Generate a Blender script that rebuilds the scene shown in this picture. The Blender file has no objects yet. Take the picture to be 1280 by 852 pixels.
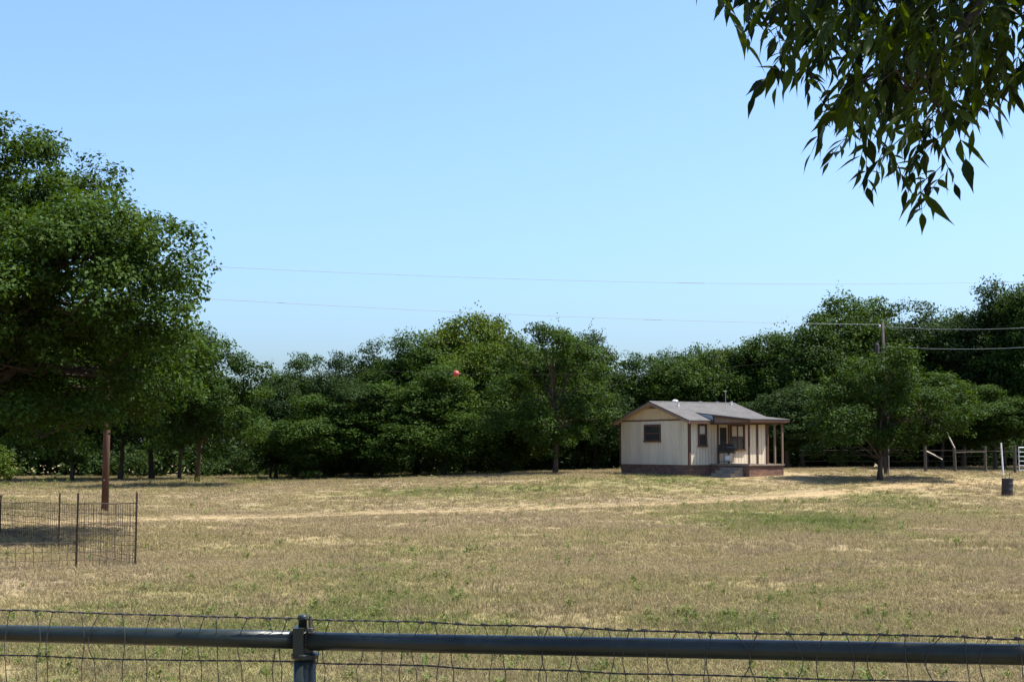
import bpy, math, random
import numpy as np
from mathutils import Vector, Matrix

R = math.radians
rng = np.random.default_rng(7)
random.seed(7)
scene = bpy.context.scene
COL = scene.collection

# ------------------------------------------------------------------ camera
FPX, W0, H0, HOR = 1800.0, 1280.0, 852.0, 560.0
EYE = 2.3
PITCH = math.atan((HOR - H0 / 2) / FPX)
cam_d = bpy.data.cameras.new('camera')
cam_d.sensor_width = 36.0
cam_d.lens = 36.0 * FPX / W0
cam_d.clip_start, cam_d.clip_end = 0.1, 5000
cam = bpy.data.objects.new('camera', cam_d)
cam.location = (0, 0, EYE)
cam.rotation_euler = (math.pi / 2 + PITCH, 0, 0)
COL.objects.link(cam)
scene.camera = cam

# ------------------------------------------------------------------ light
SUN_EL, SUN_AZ = 64.0, 88.0          # azimuth clockwise from +Y (the view direction)
world = bpy.data.worlds.new('World')
scene.world = world
world.use_nodes = True
wn, wl = world.node_tree.nodes, world.node_tree.links
wn.clear()
sky = wn.new('ShaderNodeTexSky')
sky.sky_type = 'NISHITA'
sky.sun_disc = False
sky.sun_elevation = R(SUN_EL)
sky.sun_rotation = R(SUN_AZ)
sky.altitude = 200
sky.air_density = 1.0
sky.dust_density = 3.4
sky.ozone_density = 4.0
bg = wn.new('ShaderNodeBackground')
bg.inputs['Strength'].default_value = 0.086
wo = wn.new('ShaderNodeOutputWorld')
tint = wn.new('ShaderNodeMix'); tint.data_type = 'RGBA'; tint.blend_type = 'MULTIPLY'; tint.inputs[0].default_value = 1.0
tint.inputs[7].default_value = (1.05, 1.23, 1.42, 1)          # the camera's cyan rendering of a summer sky, even over the whole dome
wl.new(sky.outputs[0], tint.inputs[6])
wl.new(tint.outputs[2], bg.inputs['Color'])
wl.new(bg.outputs[0], wo.inputs['Surface'])

sun_d = bpy.data.lights.new('sun', 'SUN')
sun_d.energy = 4.7
sun_d.angle = R(0.53)
sun_d.color = (1.0, 0.95, 0.86)
sun = bpy.data.objects.new('sun', sun_d)
sv = Vector((math.sin(R(SUN_AZ)) * math.cos(R(SUN_EL)), math.cos(R(SUN_AZ)) * math.cos(R(SUN_EL)), math.sin(R(SUN_EL))))
sun.rotation_euler = sv.to_track_quat('Z', 'Y').to_euler()
sun.location = (30, 10, 60)
COL.objects.link(sun)

vs = scene.view_settings
vs.view_transform = 'Standard'
vs.look = 'None'
vs.exposure = 1.3
vs.gamma = 1.0
scene.cycles.max_bounces = 8
scene.cycles.transparent_max_bounces = 8

# ------------------------------------------------------------------ helpers
def ray(px, py):
    cx, cy = (px - W0 / 2) / FPX, (H0 / 2 - py) / FPX
    c, s = math.cos(PITCH), math.sin(PITCH)
    return np.array([cx, c - cy * s, s + cy * c])

def P(px, py, D):
    d = ray(px, py)
    t = D / d[1]
    return np.array([d[0] * t, D, EYE + d[2] * t])

def tag(o, label=None, cat=None, group=None, kind=None):
    if label: o['label'] = label
    if cat: o['category'] = cat
    if group: o['group'] = group
    if kind: o['kind'] = kind
    return o

def empty(name, loc=(0, 0, 0), rz=0.0):
    o = bpy.data.objects.new(name, None)
    o.location = loc
    o.rotation_euler = (0, 0, rz)
    COL.objects.link(o)
    return o

def link(name, me, parent=None):
    o = bpy.data.objects.new(name, me)
    COL.objects.link(o)
    if parent is not None: o.parent = parent
    return o

def npmesh(name, verts, faces, mat, smooth=False):
    """verts N x 3, faces M x k (all the same k) numpy."""
    me = bpy.data.meshes.new(name)
    verts = np.asarray(verts, dtype=np.float32); faces = np.asarray(faces, dtype=np.int32)
    m, k = faces.shape
    me.vertices.add(len(verts)); me.vertices.foreach_set('co', verts.ravel())
    me.loops.add(m * k); me.loops.foreach_set('vertex_index', faces.ravel())
    me.polygons.add(m)
    me.polygons.foreach_set('loop_start', np.arange(0, m * k, k, dtype=np.int32))
    if smooth: me.polygons.foreach_set('use_smooth', np.ones(m, dtype=bool))
    me.update(calc_edges=True)
    me.materials.append(mat)
    return me

class MB:
    """collects simple shapes into one mesh"""
    def __init__(s): s.v, s.f = [], []
    def add(s, vs_, fs):
        n = len(s.v); s.v += [tuple(map(float, p)) for p in vs_]; s.f += [tuple(i + n for i in f) for f in fs]; return s
    def box(s, x0, x1, y0, y1, z0, z1):
        return s.add([(x0,y0,z0),(x1,y0,z0),(x1,y1,z0),(x0,y1,z0),(x0,y0,z1),(x1,y0,z1),(x1,y1,z1),(x0,y1,z1)],
                     [(0,3,2,1),(4,5,6,7),(0,1,5,4),(1,2,6,5),(2,3,7,6),(3,0,4,7)])
    def prism(s, poly, d):
        """poly: list of 3D points (planar); d: extrusion vector"""
        n = len(poly); a = [Vector(p) for p in poly]; b = [p + Vector(d) for p in a]
        return s.add(a + b, [tuple(range(n))[::-1], tuple(range(n, 2*n))] + [(i, (i+1) % n, n + (i+1) % n, n + i) for i in range(n)])
    def tube(s, pts, rad, n=6, cap=True):
        pts = [Vector(p) for p in pts]
        if not hasattr(rad, '__len__'): rad = [rad] * len(pts)
        ref = None; vs_ = []
        for i, p in enumerate(pts):
            t = (pts[min(i+1, len(pts)-1)] - pts[max(i-1, 0)])
            t = t.normalized() if t.length > 1e-9 else Vector((0,0,1))
            if ref is None: ref = Vector((0,0,1)) if abs(t.z) < 0.9 else Vector((1,0,0))
            a = (ref - t * ref.dot(t)).normalized(); ref = a; b = t.cross(a)
            for k in range(n):
                an = 2 * math.pi * k / n
                vs_.append(p + (a * math.cos(an) + b * math.sin(an)) * rad[i])
        fs = [(i*n+k, i*n+(k+1)%n, (i+1)*n+(k+1)%n, (i+1)*n+k) for i in range(len(pts)-1) for k in range(n)]
        if cap: fs += [tuple(range(n))[::-1], tuple(range((len(pts)-1)*n, len(pts)*n))]
        return s.add(vs_, fs)
    def lathe(s, prof, c=(0,0,0), n=16):
        vs_ = [(c[0]+r*math.cos(2*math.pi*k/n), c[1]+r*math.sin(2*math.pi*k/n), c[2]+z) for r, z in prof for k in range(n)]
        m = len(prof)
        fs = [(i*n+k, i*n+(k+1)%n, (i+1)*n+(k+1)%n, (i+1)*n+k) for i in range(m-1) for k in range(n)]
        fs += [tuple(range(n))[::-1], tuple(range((m-1)*n, m*n))]
        return s.add(vs_, fs)
    def build(s, name, mat, parent=None, smooth=False):
        me = bpy.data.meshes.new(name)
        me.from_pydata(s.v, [], s.f); me.update()
        if smooth:
            me.polygons.foreach_set('use_smooth', np.ones(len(me.polygons), dtype=bool))
        me.materials.append(mat)
        return link(name, me, parent)

# value noise
_tab = rng.random((256, 256))
def vnoise(x, y, s=1.0, o=0):
    x = np.asarray(x) / s + 31.7 * o + 500.0; y = np.asarray(y) / s + 17.3 * o + 500.0
    xi, yi = np.floor(x).astype(int), np.floor(y).astype(int)
    fx, fy = x - xi, y - yi
    fx, fy = fx*fx*(3-2*fx), fy*fy*(3-2*fy)
    g = lambda a, b: _tab[a % 256, b % 256]
    return (g(xi,yi)*(1-fx)+g(xi+1,yi)*fx)*(1-fy) + (g(xi,yi+1)*(1-fx)+g(xi+1,yi+1)*fx)*fy

# ------------------------------------------------------------------ materials
def newmat(name):
    m = bpy.data.materials.new(name); m.use_nodes = True
    nt = m.node_tree; nt.nodes.clear()
    out = nt.nodes.new('ShaderNodeOutputMaterial')
    return m, nt.nodes, nt.links, out

def ramp(n, l, fac, stops):
    r = n.new('ShaderNodeValToRGB')
    e = r.color_ramp.elements
    while len(e) < len(stops): e.new(0.5)
    for el, (p, c) in zip(e, stops):
        el.position = p; el.color = (*c, 1)
    l.new(fac, r.inputs[0])
    return r.outputs[0]

def noise(n, l, scale, detail=4, coord=None, rough=0.55):
    t = n.new('ShaderNodeTexNoise'); t.inputs['Scale'].default_value = scale; t.inputs['Detail'].default_value = detail
    t.inputs['Roughness'].default_value = rough
    if coord is not None: l.new(coord, t.inputs['Vector'])
    return t.outputs[0]

def simple(name, c, rough=0.8, var=0.25, scale=6.0, bump=0.0, metallic=0.0, spec=0.4, stretch=None, dirt=None):
    """base colour modulated by two scales of object-space noise, optional relief"""
    m, n, l, out = newmat(name)
    b = n.new('ShaderNodeBsdfPrincipled')
    tc = n.new('ShaderNodeTexCoord'); co = tc.outputs['Object']
    if stretch:
        mp = n.new('ShaderNodeMapping'); mp.inputs['Scale'].default_value = stretch; l.new(co, mp.inputs[0]); co = mp.outputs[0]
    f = noise(n, l, scale, 6, co, 0.65)
    lo = tuple(x * (1 - var) for x in c); hi = tuple(min(1, x * (1 + var)) for x in c)
    colr = ramp(n, l, f, [(0.3, lo), (0.7, hi)])
    if dirt:
        f2 = noise(n, l, scale * 0.31, 5, co, 0.7)
        fr = ramp(n, l, f2, [(0.48, (0,0,0)), (0.72, (1,1,1))])
        mx = n.new('ShaderNodeMix'); mx.data_type = 'RGBA'
        l.new(fr, mx.inputs[0]); l.new(colr, mx.inputs[6]); mx.inputs[7].default_value = (*dirt, 1); colr = mx.outputs[2]
    l.new(colr, b.inputs['Base Color'])
    b.inputs['Roughness'].default_value = rough
    b.inputs['Metallic'].default_value = metallic
    b.inputs['Specular IOR Level'].default_value = spec
    if bump:
        bp = n.new('ShaderNodeBump'); bp.inputs['Strength'].default_value = bump; bp.inputs['Distance'].default_value = 0.02
        l.new(noise(n, l, scale * 4, 5, co), bp.inputs['Height']); l.new(bp.outputs[0], b.inputs['Normal'])
    l.new(b.outputs[0], out.inputs[0])
    return m

def leafmat(name, c, c2, trans=0.30, rough=0.60, spec=0.09, pscale=0.35):
    m, n, l, out = newmat(name)
    geo = n.new('ShaderNodeNewGeometry')
    oi = n.new('ShaderNodeObjectInfo')
    f = noise(n, l, pscale, 3, geo.outputs['Position'])
    add = n.new('ShaderNodeMath'); add.operation = 'MULTIPLY_ADD'
    l.new(geo.outputs['Random Per Island'], add.inputs[0]); add.inputs[1].default_value = 0.55; l.new(f, add.inputs[2])
    sub = n.new('ShaderNodeMath'); sub.operation = 'MULTIPLY_ADD'
    l.new(oi.outputs['Random'], sub.inputs[0]); sub.inputs[1].default_value = 0.25; l.new(add.outputs[0], sub.inputs[2])
    colr = ramp(n, l, sub.outputs[0], [(0.45, tuple(x*0.62 for x in c)), (0.8, c), (1.25 if False else 1.0, c2)])
    b = n.new('ShaderNodeBsdfPrincipled')
    l.new(colr, b.inputs['Base Color'])
    b.inputs['Roughness'].default_value = rough; b.inputs['Specular IOR Level'].default_value = spec
    tr = n.new('ShaderNodeBsdfTranslucent')
    hs = n.new('ShaderNodeHueSaturation'); hs.inputs['Hue'].default_value = 0.475; hs.inputs['Saturation'].default_value = 1.15; hs.inputs['Value'].default_value = 1.5
    l.new(colr, hs.inputs['Color']); l.new(hs.outputs[0], tr.inputs[0])
    mx = n.new('ShaderNodeMixShader'); mx.inputs[0].default_value = trans
    l.new(b.outputs[0], mx.inputs[1]); l.new(tr.outputs[0], mx.inputs[2]); l.new(mx.outputs[0], out.inputs[0])
    return m

M = {}
M['oak'] = leafmat('oak_leaf', (0.022, 0.047, 0.007), (0.038, 0.070, 0.011))
M['elm'] = leafmat('elm_leaf', (0.036, 0.066, 0.007), (0.066, 0.098, 0.013))
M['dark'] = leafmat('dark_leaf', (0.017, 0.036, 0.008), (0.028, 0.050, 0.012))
M['pecan'] = leafmat('pecan_leaf', (0.010, 0.020, 0.004), (0.034, 0.060, 0.007), trans=0.46, rough=0.45, spec=0.14, pscale=2.0)
M['weed'] = leafmat('weed_leaf', (0.075, 0.105, 0.028), (0.115, 0.140, 0.040), trans=0.3)
M['bark'] = simple('bark', (0.062, 0.048, 0.038), 0.95, 0.5, 5.0, 0.8, stretch=(3, 3, 0.6), spec=0.1)
M['pole'] = simple('pole_wood', (0.088, 0.045, 0.030), 0.85, 0.35, 4.0, 0.5, stretch=(8, 8, 0.5), spec=0.2)
M['greypole'] = simple('grey_pole_wood', (0.06, 0.050, 0.048), 0.85, 0.35, 4.0, 0.5, stretch=(8, 8, 0.5), spec=0.2)
M['post'] = simple('weathered_post', (0.085, 0.075, 0.058), 0.9, 0.45, 5.0, 0.7, stretch=(6, 6, 0.7), spec=0.15)
M['cedar'] = simple('stripped_rail', (0.50, 0.45, 0.38), 0.85, 0.3, 5.0, 0.4, spec=0.2)
M['whitepipe'] = simple('white_paint', (0.75, 0.75, 0.74), 0.45, 0.08, 5.0)
M['tpost'] = simple('rusty_tpost', (0.035, 0.019, 0.015), 0.8, 0.45, 9.0, 0.3, spec=0.3)
M['rustwire'] = simple('rusty_wire', (0.045, 0.030, 0.022), 0.75, 0.4, 20.0, spec=0.3)
M['wire'] = simple('dark_wire', (0.035, 0.032, 0.030), 0.55, 0.4, 30.0, spec=0.4)
M['cable'] = simple('line_cable', (0.20, 0.215, 0.23), 0.6, 0.15, 2.0)
M['rail'] = simple('painted_pipe', (0.013, 0.019, 0.017), 0.34, 0.5, 14.0, 0.12, spec=0.30, stretch=(0.3, 1, 1), dirt=(0.024, 0.027, 0.022))
M['drum'] = simple('drum_steel', (0.022, 0.018, 0.020), 0.6, 0.5, 5.0, 0.2, dirt=(0.06, 0.026, 0.016))
M['siding'] = simple('cream_siding', (0.61, 0.53, 0.405), 0.75, 0.07, 1.6, spec=0.25, stretch=(2.2, 2.2, 0.3), dirt=(0.47, 0.395, 0.29))
M['tan'] = simple('tan_gable', (0.52, 0.39, 0.225), 0.8, 0.12, 2.5, spec=0.2)
M['trim'] = simple('brown_trim', (0.095, 0.050, 0.034), 0.7, 0.25, 4.0, spec=0.25)
M['fascia'] = simple('fascia_board', (0.22, 0.148, 0.11), 0.75, 0.18, 3.0, spec=0.25)
M['soffit'] = simple('soffit_board', (0.36, 0.28, 0.20), 0.8, 0.15, 3.0, spec=0.2)
M['flashing'] = simple('metal_flashing', (0.30, 0.36, 0.42), 0.45, 0.12, 5.0, metallic=0.3)
M['concrete'] = simple('concrete', (0.24, 0.195, 0.15), 0.9, 0.2, 4.0, 0.3, spec=0.2, dirt=(0.15, 0.13, 0.10))
M['black'] = simple('black_enamel', (0.014, 0.014, 0.016), 0.45, 0.3, 6.0)
M['grey'] = simple('grey_metal', (0.22, 0.22, 0.23), 0.5, 0.12, 6.0, metallic=0.5)
M['whitemetal'] = simple('white_vent', (0.78, 0.78, 0.78), 0.4, 0.06, 6.0)
M['doorwood'] = simple('door_paint', (0.50, 0.42, 0.30), 0.7, 0.12, 3.0)
M['curtain'] = simple('curtain_cloth', (0.45, 0.42, 0.36), 0.9, 0.15, 8.0, stretch=(8, 8, 0.6))
M['ball'] = simple('red_ball', (0.30, 0.048, 0.026), 0.5, 0.12, 4.0)
M['porcelain'] = simple('porcelain', (0.62, 0.60, 0.57), 0.25, 0.08, 8.0)

def glassmat():
    m, n, l, out = newmat('window_glass')
    b = n.new('ShaderNodeBsdfPrincipled')
    b.inputs['Base Color'].default_value = (0.035, 0.035, 0.038, 1); b.inputs['Roughness'].default_value = 0.06
    b.inputs['Specular IOR Level'].default_value = 0.7
    tc = n.new('ShaderNodeTexCoord')
    bp = n.new('ShaderNodeBump'); bp.inputs['Strength'].default_value = 0.06
    l.new(noise(n, l, 1.5, 2, tc.outputs['Object']), bp.inputs['Height']); l.new(bp.outputs[0], b.inputs['Normal'])
    l.new(b.outputs[0], out.inputs[0]); return m
M['glass'] = glassmat()

def brickmat():
    m, n, l, out = newmat('brick')
    tc = n.new('ShaderNodeTexCoord'); geo = n.new('ShaderNodeNewGeometry')
    sx = n.new('ShaderNodeSeparateXYZ'); l.new(tc.outputs['Object'], sx.inputs[0])
    ad = n.new('ShaderNodeMath'); ad.operation = 'ADD'; l.new(sx.outputs[0], ad.inputs[0]); l.new(sx.outputs[1], ad.inputs[1])
    cb = n.new('ShaderNodeCombineXYZ'); l.new(ad.outputs[0], cb.inputs[0]); l.new(sx.outputs[2], cb.inputs[1])
    br = n.new('ShaderNodeTexBrick'); l.new(cb.outputs[0], br.inputs['Vector'])
    br.inputs['Scale'].default_value = 1.0; br.inputs['Brick Width'].default_value = 0.21; br.inputs['Row Height'].default_value = 0.075
    br.inputs['Mortar Size'].default_value = 0.007
    br.inputs['Color1'].default_value = (0.23, 0.105, 0.070, 1); br.inputs['Color2'].default_value = (0.115, 0.058, 0.045, 1)
    br.inputs['Mortar'].default_value = (0.22, 0.185, 0.15, 1)
    b = n.new('ShaderNodeBsdfPrincipled'); b.inputs['Roughness'].default_value = 0.9; b.inputs['Specular IOR Level'].default_value = 0.2
    mx = n.new('ShaderNodeMix'); mx.data_type = 'RGBA'; mx.blend_type = 'MULTIPLY'; mx.inputs[0].default_value = 0.7
    l.new(br.outputs[0], mx.inputs[6])
    l.new(ramp(n, l, noise(n, l, 3.5, 4, tc.outputs['Object']), [(0.3, (0.5,0.5,0.5)), (0.7, (1.2,1.15,1.1))]), mx.inputs[7])
    l.new(mx.outputs[2], b.inputs['Base Color'])
    l.new(b.outputs[0], out.inputs[0]); return m
M['brick'] = brickmat()

def shinglemat():
    m, n, l, out = newmat('shingles')
    tc = n.new('ShaderNodeTexCoord')
    br = n.new('ShaderNodeTexBrick'); l.new(tc.outputs['Object'], br.inputs['Vector'])
    br.inputs['Scale'].default_value = 1.0; br.inputs['Brick Width'].default_value = 0.30; br.inputs['Row Height'].default_value = 0.135
    br.inputs['Mortar Size'].default_value = 0.006
    br.inputs['Color1'].default_value = (0.100, 0.095, 0.092, 1); br.inputs['Color2'].default_value = (0.076, 0.073, 0.072, 1)
    br.inputs['Mortar'].default_value = (0.055, 0.050, 0.046, 1)
    b = n.new('ShaderNodeBsdfPrincipled'); b.inputs['Roughness'].default_value = 0.92; b.inputs['Specular IOR Level'].default_value = 0.2
    mx = n.new('ShaderNodeMix'); mx.data_type = 'RGBA'; mx.blend_type = 'MULTIPLY'; mx.inputs[0].default_value = 1.0
    l.new(br.outputs[0], mx.inputs[6])
    l.new(ramp(n, l, noise(n, l, 1.2, 5, tc.outputs['Object'], 0.7), [(0.3, (0.78,0.76,0.74)), (0.7, (1.1,1.1,1.08))]), mx.inputs[7])
    l.new(mx.outputs[2], b.inputs['Base Color'])
    l.new(b.outputs[0], out.inputs[0]); return m
M['shingle'] = shinglemat()

DRY = [(0.0, (0.272, 0.216, 0.126)), (0.30, (0.262, 0.214, 0.108)), (0.55, (0.225, 0.199, 0.090)), (0.76, (0.165, 0.172, 0.060)), (1.0, (0.115, 0.145, 0.040))]
def fieldmat(name, grass):
    m, n, l, out = newmat(name)
    geo = n.new('ShaderNodeNewGeometry')
    at = n.new('ShaderNodeAttribute'); at.attribute_name = 'green'; at.attribute_type = 'INSTANCER' if grass else 'GEOMETRY'
    f1 = noise(n, l, 1.1, 4, geo.outputs['Position'], 0.65)
    f2 = noise(n, l, 9.0, 3, geo.outputs['Position'], 0.6)
    a = n.new('ShaderNodeMath'); a.operation = 'MULTIPLY_ADD'; l.new(f1, a.inputs[0]); a.inputs[1].default_value = 0.55; l.new(at.outputs['Fac'], a.inputs[2])
    b2 = n.new('ShaderNodeMath'); b2.operation = 'MULTIPLY_ADD'; l.new(f2, b2.inputs[0]); b2.inputs[1].default_value = 0.30; l.new(a.outputs[0], b2.inputs[2])
    v = b2.outputs[0]
    if grass:
        oi = n.new('ShaderNodeObjectInfo')
        c3 = n.new('ShaderNodeMath'); c3.operation = 'MULTIPLY_ADD'; l.new(oi.outputs['Random'], c3.inputs[0]); c3.inputs[1].default_value = 0.36; l.new(v, c3.inputs[2]); v = c3.outputs[0]
    s = n.new('ShaderNodeMath'); s.operation = 'SUBTRACT'; l.new(v, s.inputs[0]); s.inputs[1].default_value = 0.56 if grass else 0.42
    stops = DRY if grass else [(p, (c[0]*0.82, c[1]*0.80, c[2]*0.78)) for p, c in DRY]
    colr = ramp(n, l, s.outputs[0], stops)
    if grass:
        fm = noise(n, l, 0.45, 5, geo.outputs['Position'], 0.7)
        mm = n.new('ShaderNodeMix'); mm.data_type = 'RGBA'; l.new(ramp(n, l, fm, [(0.50, (0,0,0)), (0.70, (.6,.6,.6))]), mm.inputs[0])
        l.new(colr, mm.inputs[6]); mm.inputs[7].default_value = (0.195, 0.145, 0.105, 1); colr = mm.outputs[2]     # spent seed heads, mauve brown
        hs = n.new('ShaderNodeHueSaturation')
        mr = n.new('ShaderNodeMapRange'); l.new(geo.outputs['Random Per Island'], mr.inputs[0]); mr.inputs[3].default_value = 0.50; mr.inputs[4].default_value = 1.60
        l.new(mr.outputs[0], hs.inputs['Value']); l.new(colr, hs.inputs['Color']); colr = hs.outputs[0]
        d = n.new('ShaderNodeBsdfDiffuse'); t = n.new('ShaderNodeBsdfTranslucent'); mx = n.new('ShaderNodeMixShader'); mx.inputs[0].default_value = 0.35
        l.new(colr, d.inputs[0]); l.new(colr, t.inputs[0]); l.new(d.outputs[0], mx.inputs[1]); l.new(t.outputs[0], mx.inputs[2]); l.new(mx.outputs[0], out.inputs[0])
    else:
        # bare soil showing in places
        fb = noise(n, l, 3.3, 6, geo.outputs['Position'], 0.7)
        fr = ramp(n, l, fb, [(0.5, (0,0,0)), (0.68, (1,1,1))])
        mxc = n.new('ShaderNodeMix'); mxc.data_type = 'RGBA'; l.new(fr, mxc.inputs[0]); l.new(colr, mxc.inputs[6]); mxc.inputs[7].default_value = (0.19, 0.145, 0.095, 1)
        bare = n.new('ShaderNodeAttribute'); bare.attribute_name = 'bare'
        mx2 = n.new('ShaderNodeMix'); mx2.data_type = 'RGBA'; l.new(bare.outputs['Fac'], mx2.inputs[0]); l.new(mxc.outputs[2], mx2.inputs[6]); mx2.inputs[7].default_value = (0.265, 0.195, 0.112, 1)
        b = n.new('ShaderNodeBsdfPrincipled'); b.inputs['Roughness'].default_value = 1.0; b.inputs['Specular IOR Level'].default_value = 0.05
        l.new(mx2.outputs[2], b.inputs['Base Color'])
        bp = n.new('ShaderNodeBump'); bp.inputs['Strength'].default_value = 0.9; bp.inputs['Distance'].default_value = 0.08
        l.new(noise(n, l, 14, 5, geo.outputs['Position']), bp.inputs['Height']); l.new(bp.outputs[0], b.inputs['Normal'])
        l.new(b.outputs[0], out.inputs[0])
    return m
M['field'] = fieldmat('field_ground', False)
M['grass'] = fieldmat('grass_blades', True)
M['dirt'] = simple('track_dirt', (0.245, 0.180, 0.098), 1.0, 0.22, 1.3, 0.6, spec=0.05, dirt=(0.215, 0.165, 0.085))

# ------------------------------------------------------------------ terrain
ctrl = [(169,707,29),(95,711,28),(0,668,39),(132,640,49.5),(20,604,80),(300,600,85),(450,597,88),(560,593,88),(694,592,80),
        (776,593,81),(862,594.5,76),(980,593,75.2),(1099,599,72),(1157,589,80),(1270,590,80),(1258,620,66),(640,634,55),
        (400,644,50),(900,626,60),(1100,609,68),(250,622,62)]
cp = [P(*c) for c in ctrl]
cp += [np.array(q, float) for q in [(0,28,0),(9,30,0.03),(-8,20,0),(0,15,0.02),(6,15,0.05),(-8,13,0.05),(14,40,0.02),(-25,45,0.1),
       (-3,4.5,0.62),(3,4.5,0.66),(0,-3,0.7),(10,3,0.7),(-10,3,0.62),(0,8.5,0.25),(-45,60,0.2),(40,60,0.5),(-45,110,0.5),(0,115,0.9),(45,110,0.9),
       (-50,20,0.2),(50,20,0.3),(-20,100,0.5),(20,100,0.9)]]
cp = np.array(cp)
def tpsk(d2): return np.where(d2 > 1e-12, 0.5 * d2 * np.log(np.maximum(d2, 1e-12)), 0.0)
_n = len(cp)
_K = tpsk(((cp[:, None, :2] - cp[None, :, :2]) ** 2).sum(-1)) + np.eye(_n) * 15.0
_Pm = np.c_[np.ones(_n), cp[:, :2]]
_A = np.block([[_K, _Pm], [_Pm.T, np.zeros((3, 3))]])
_w = np.linalg.solve(_A, np.r_[cp[:, 2], 0, 0, 0])
def zt(x, y):
    x = np.clip(np.atleast_1d(np.asarray(x, float)), -55, 55); y = np.clip(np.atleast_1d(np.asarray(y, float)), -8, 118)
    sh = x.shape; x = x.ravel(); y = y.ravel(); o = np.empty(len(x))
    for i in range(0, len(x), 20000):
        xs, ys = x[i:i+20000], y[i:i+20000]
        d2 = (xs[:, None] - cp[:, 0]) ** 2 + (ys[:, None] - cp[:, 1]) ** 2
        o[i:i+20000] = tpsk(d2) @ _w[:_n] + _w[_n] + _w[_n+1] * xs + _w[_n+2] * ys
    o += (vnoise(x, y, 7, 1) - 0.5) * 0.10 * np.clip((y - 8) / 10, 0, 1) + (vnoise(x, y, 2.3, 2) - 0.5) * 0.05
    return o.reshape(sh)
def z1(x, y): return float(zt([x], [y])[0])
def hit(px, py):
    d = ray(px, py); ts = np.arange(9, 130, 0.1)
    h = EYE + d[2] * ts - zt(d[0] * ts, d[1] * ts)
    i = np.argmax(h < 0); return d[0] * ts[i], d[1] * ts[i]
def on_ground(px, D):
    x = P(px, 590, D)[0]; return np.array([x, D, z1(x, D)])

# dirt track edges (far edge, near edge) seen at these columns
track_px = [(-60,653,656),(60,650.5,653.5),(180,648,651),(300,645,648),(400,642.5,645.3),(500,639.5,642),(600,636.3,638.6),(700,633,635),(800,629.6,631.6),(900,625,627.6),
            (1000,617,620.6),(1060,611,616),(1120,605,613),(1180,602,610),(1240,600,607),(1330,599,605)]
tf = np.array([hit(p, a) for p, a, b in track_px]); tn = np.array([hit(p, b) for p, a, b in track_px])
def track_d(x, y):
    """>0 inside the track (fraction), negative outside, in metres"""
    yf = np.interp(x, tf[:, 0], tf[:, 1]) ; yn = np.interp(x, tn[:, 0], tn[:, 1])
    w = (vnoise(x, y, 1.7, 5) - 0.5) * 1.2
    return np.minimum(yf - y, y - yn) + w

H0S = P(862, 594.5, 76)       # near corner of the house
UANG = R(31.0)
ux, uy = math.cos(UANG), math.sin(UANG)
def house_local(x, y):
    dx, dy = x - H0S[0], y - H0S[1]
    return dx * ux + dy * uy, -dx * uy + dy * ux

patches = [(1010,652,120,9,.42),(930,668,70,6,.3),(1120,650,70,6,.25),(650,612,130,7,.55),(480,616,110,6,.42),(700,664,110,5,.28),(520,690,120,5,.2),(1230,690,70,6,.25),
           (800,668,80,4,.2),(1240,650,60,5,.3),(120,672,130,16,.35),(240,690,90,8,.22),(1000,745,150,9,.2),(620,740,160,9,.16),(330,610,80,5,.18),(1060,690,60,5,.16)]
pw = []
for (px, py, sx, sy, a) in patches:
    c = hit(px, py); e = hit(px, py - sy); f = hit(px, py + sy)
    pw.append((c[0], c[1], sx / FPX * c[1], max(1.0, (e[1] - f[1]) / 2), a))
def greenf(x, y):
    g = (vnoise(x, y, 9, 3) - 0.5) * 0.60 + (vnoise(x, y * 0.5, 3.1, 4) - 0.5) * 0.46 + (vnoise(x, y, 1.1, 6) - 0.5) * 0.42 + 0.19
    for (cx, cy, rx, ry, a) in pw:
        g = g + 0.65 * a * (0.6 + 0.8 * vnoise(x, y, 1.4, 30)) * np.exp(-((x - cx) / rx) ** 2 - ((y - cy) / ry) ** 2)
    # dry, pale verge along the track and in the yard
    td = track_d(x, y)
    g = g - 0.14 * np.exp(-(np.minimum(td, 0) / 1.5) ** 2)
    return g
def baref(x, y):
    td = track_d(x, y)
    b = np.clip(0.1 + td * 0.6, 0, 1) * 0.75
    lx, ly = house_local(x, y)
    yard = np.exp(-((lx - 3.5) / 4.5) ** 2 - ((ly + 4.2) / 3.2) ** 2)
    b = np.maximum(b, np.clip(yard * 1.3 + (vnoise(x, y, 1.3, 8) - 0.5) * 0.9 - 0.25, 0, 1) * 0.9)
    return b

def graded(a, b, s, far, g=1.25):
    c = list(np.arange(a, b + 1e-6, s)); d = s
    while c[-1] < far: d *= g; c.append(c[-1] + d)
    d = s
    while c[0] > -far: d *= g; c.insert(0, c[0] - d)
    return np.array(c)
gx = graded(-38, 38, 0.6, 1500); gy = graded(-4, 112, 0.6, 1500)
GX, GY = np.meshgrid(gx, gy)
GZ = zt(GX, GY)
nx, ny = len(gx), len(gy)
idx = np.arange(nx * ny).reshape(ny, nx)
gf = np.stack([idx[:-1, :-1], idx[:-1, 1:], idx[1:, 1:], idx[1:, :-1]], -1).reshape(-1, 4)
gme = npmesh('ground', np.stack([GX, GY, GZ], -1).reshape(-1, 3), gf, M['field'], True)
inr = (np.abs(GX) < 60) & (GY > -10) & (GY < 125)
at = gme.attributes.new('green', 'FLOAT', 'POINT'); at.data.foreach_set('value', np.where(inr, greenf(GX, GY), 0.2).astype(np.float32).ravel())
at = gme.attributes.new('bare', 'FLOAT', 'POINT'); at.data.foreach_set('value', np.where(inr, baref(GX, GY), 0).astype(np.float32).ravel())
tag(link('ground', gme), 'dry straw coloured field with green weedy patches', kind='structure')

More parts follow.
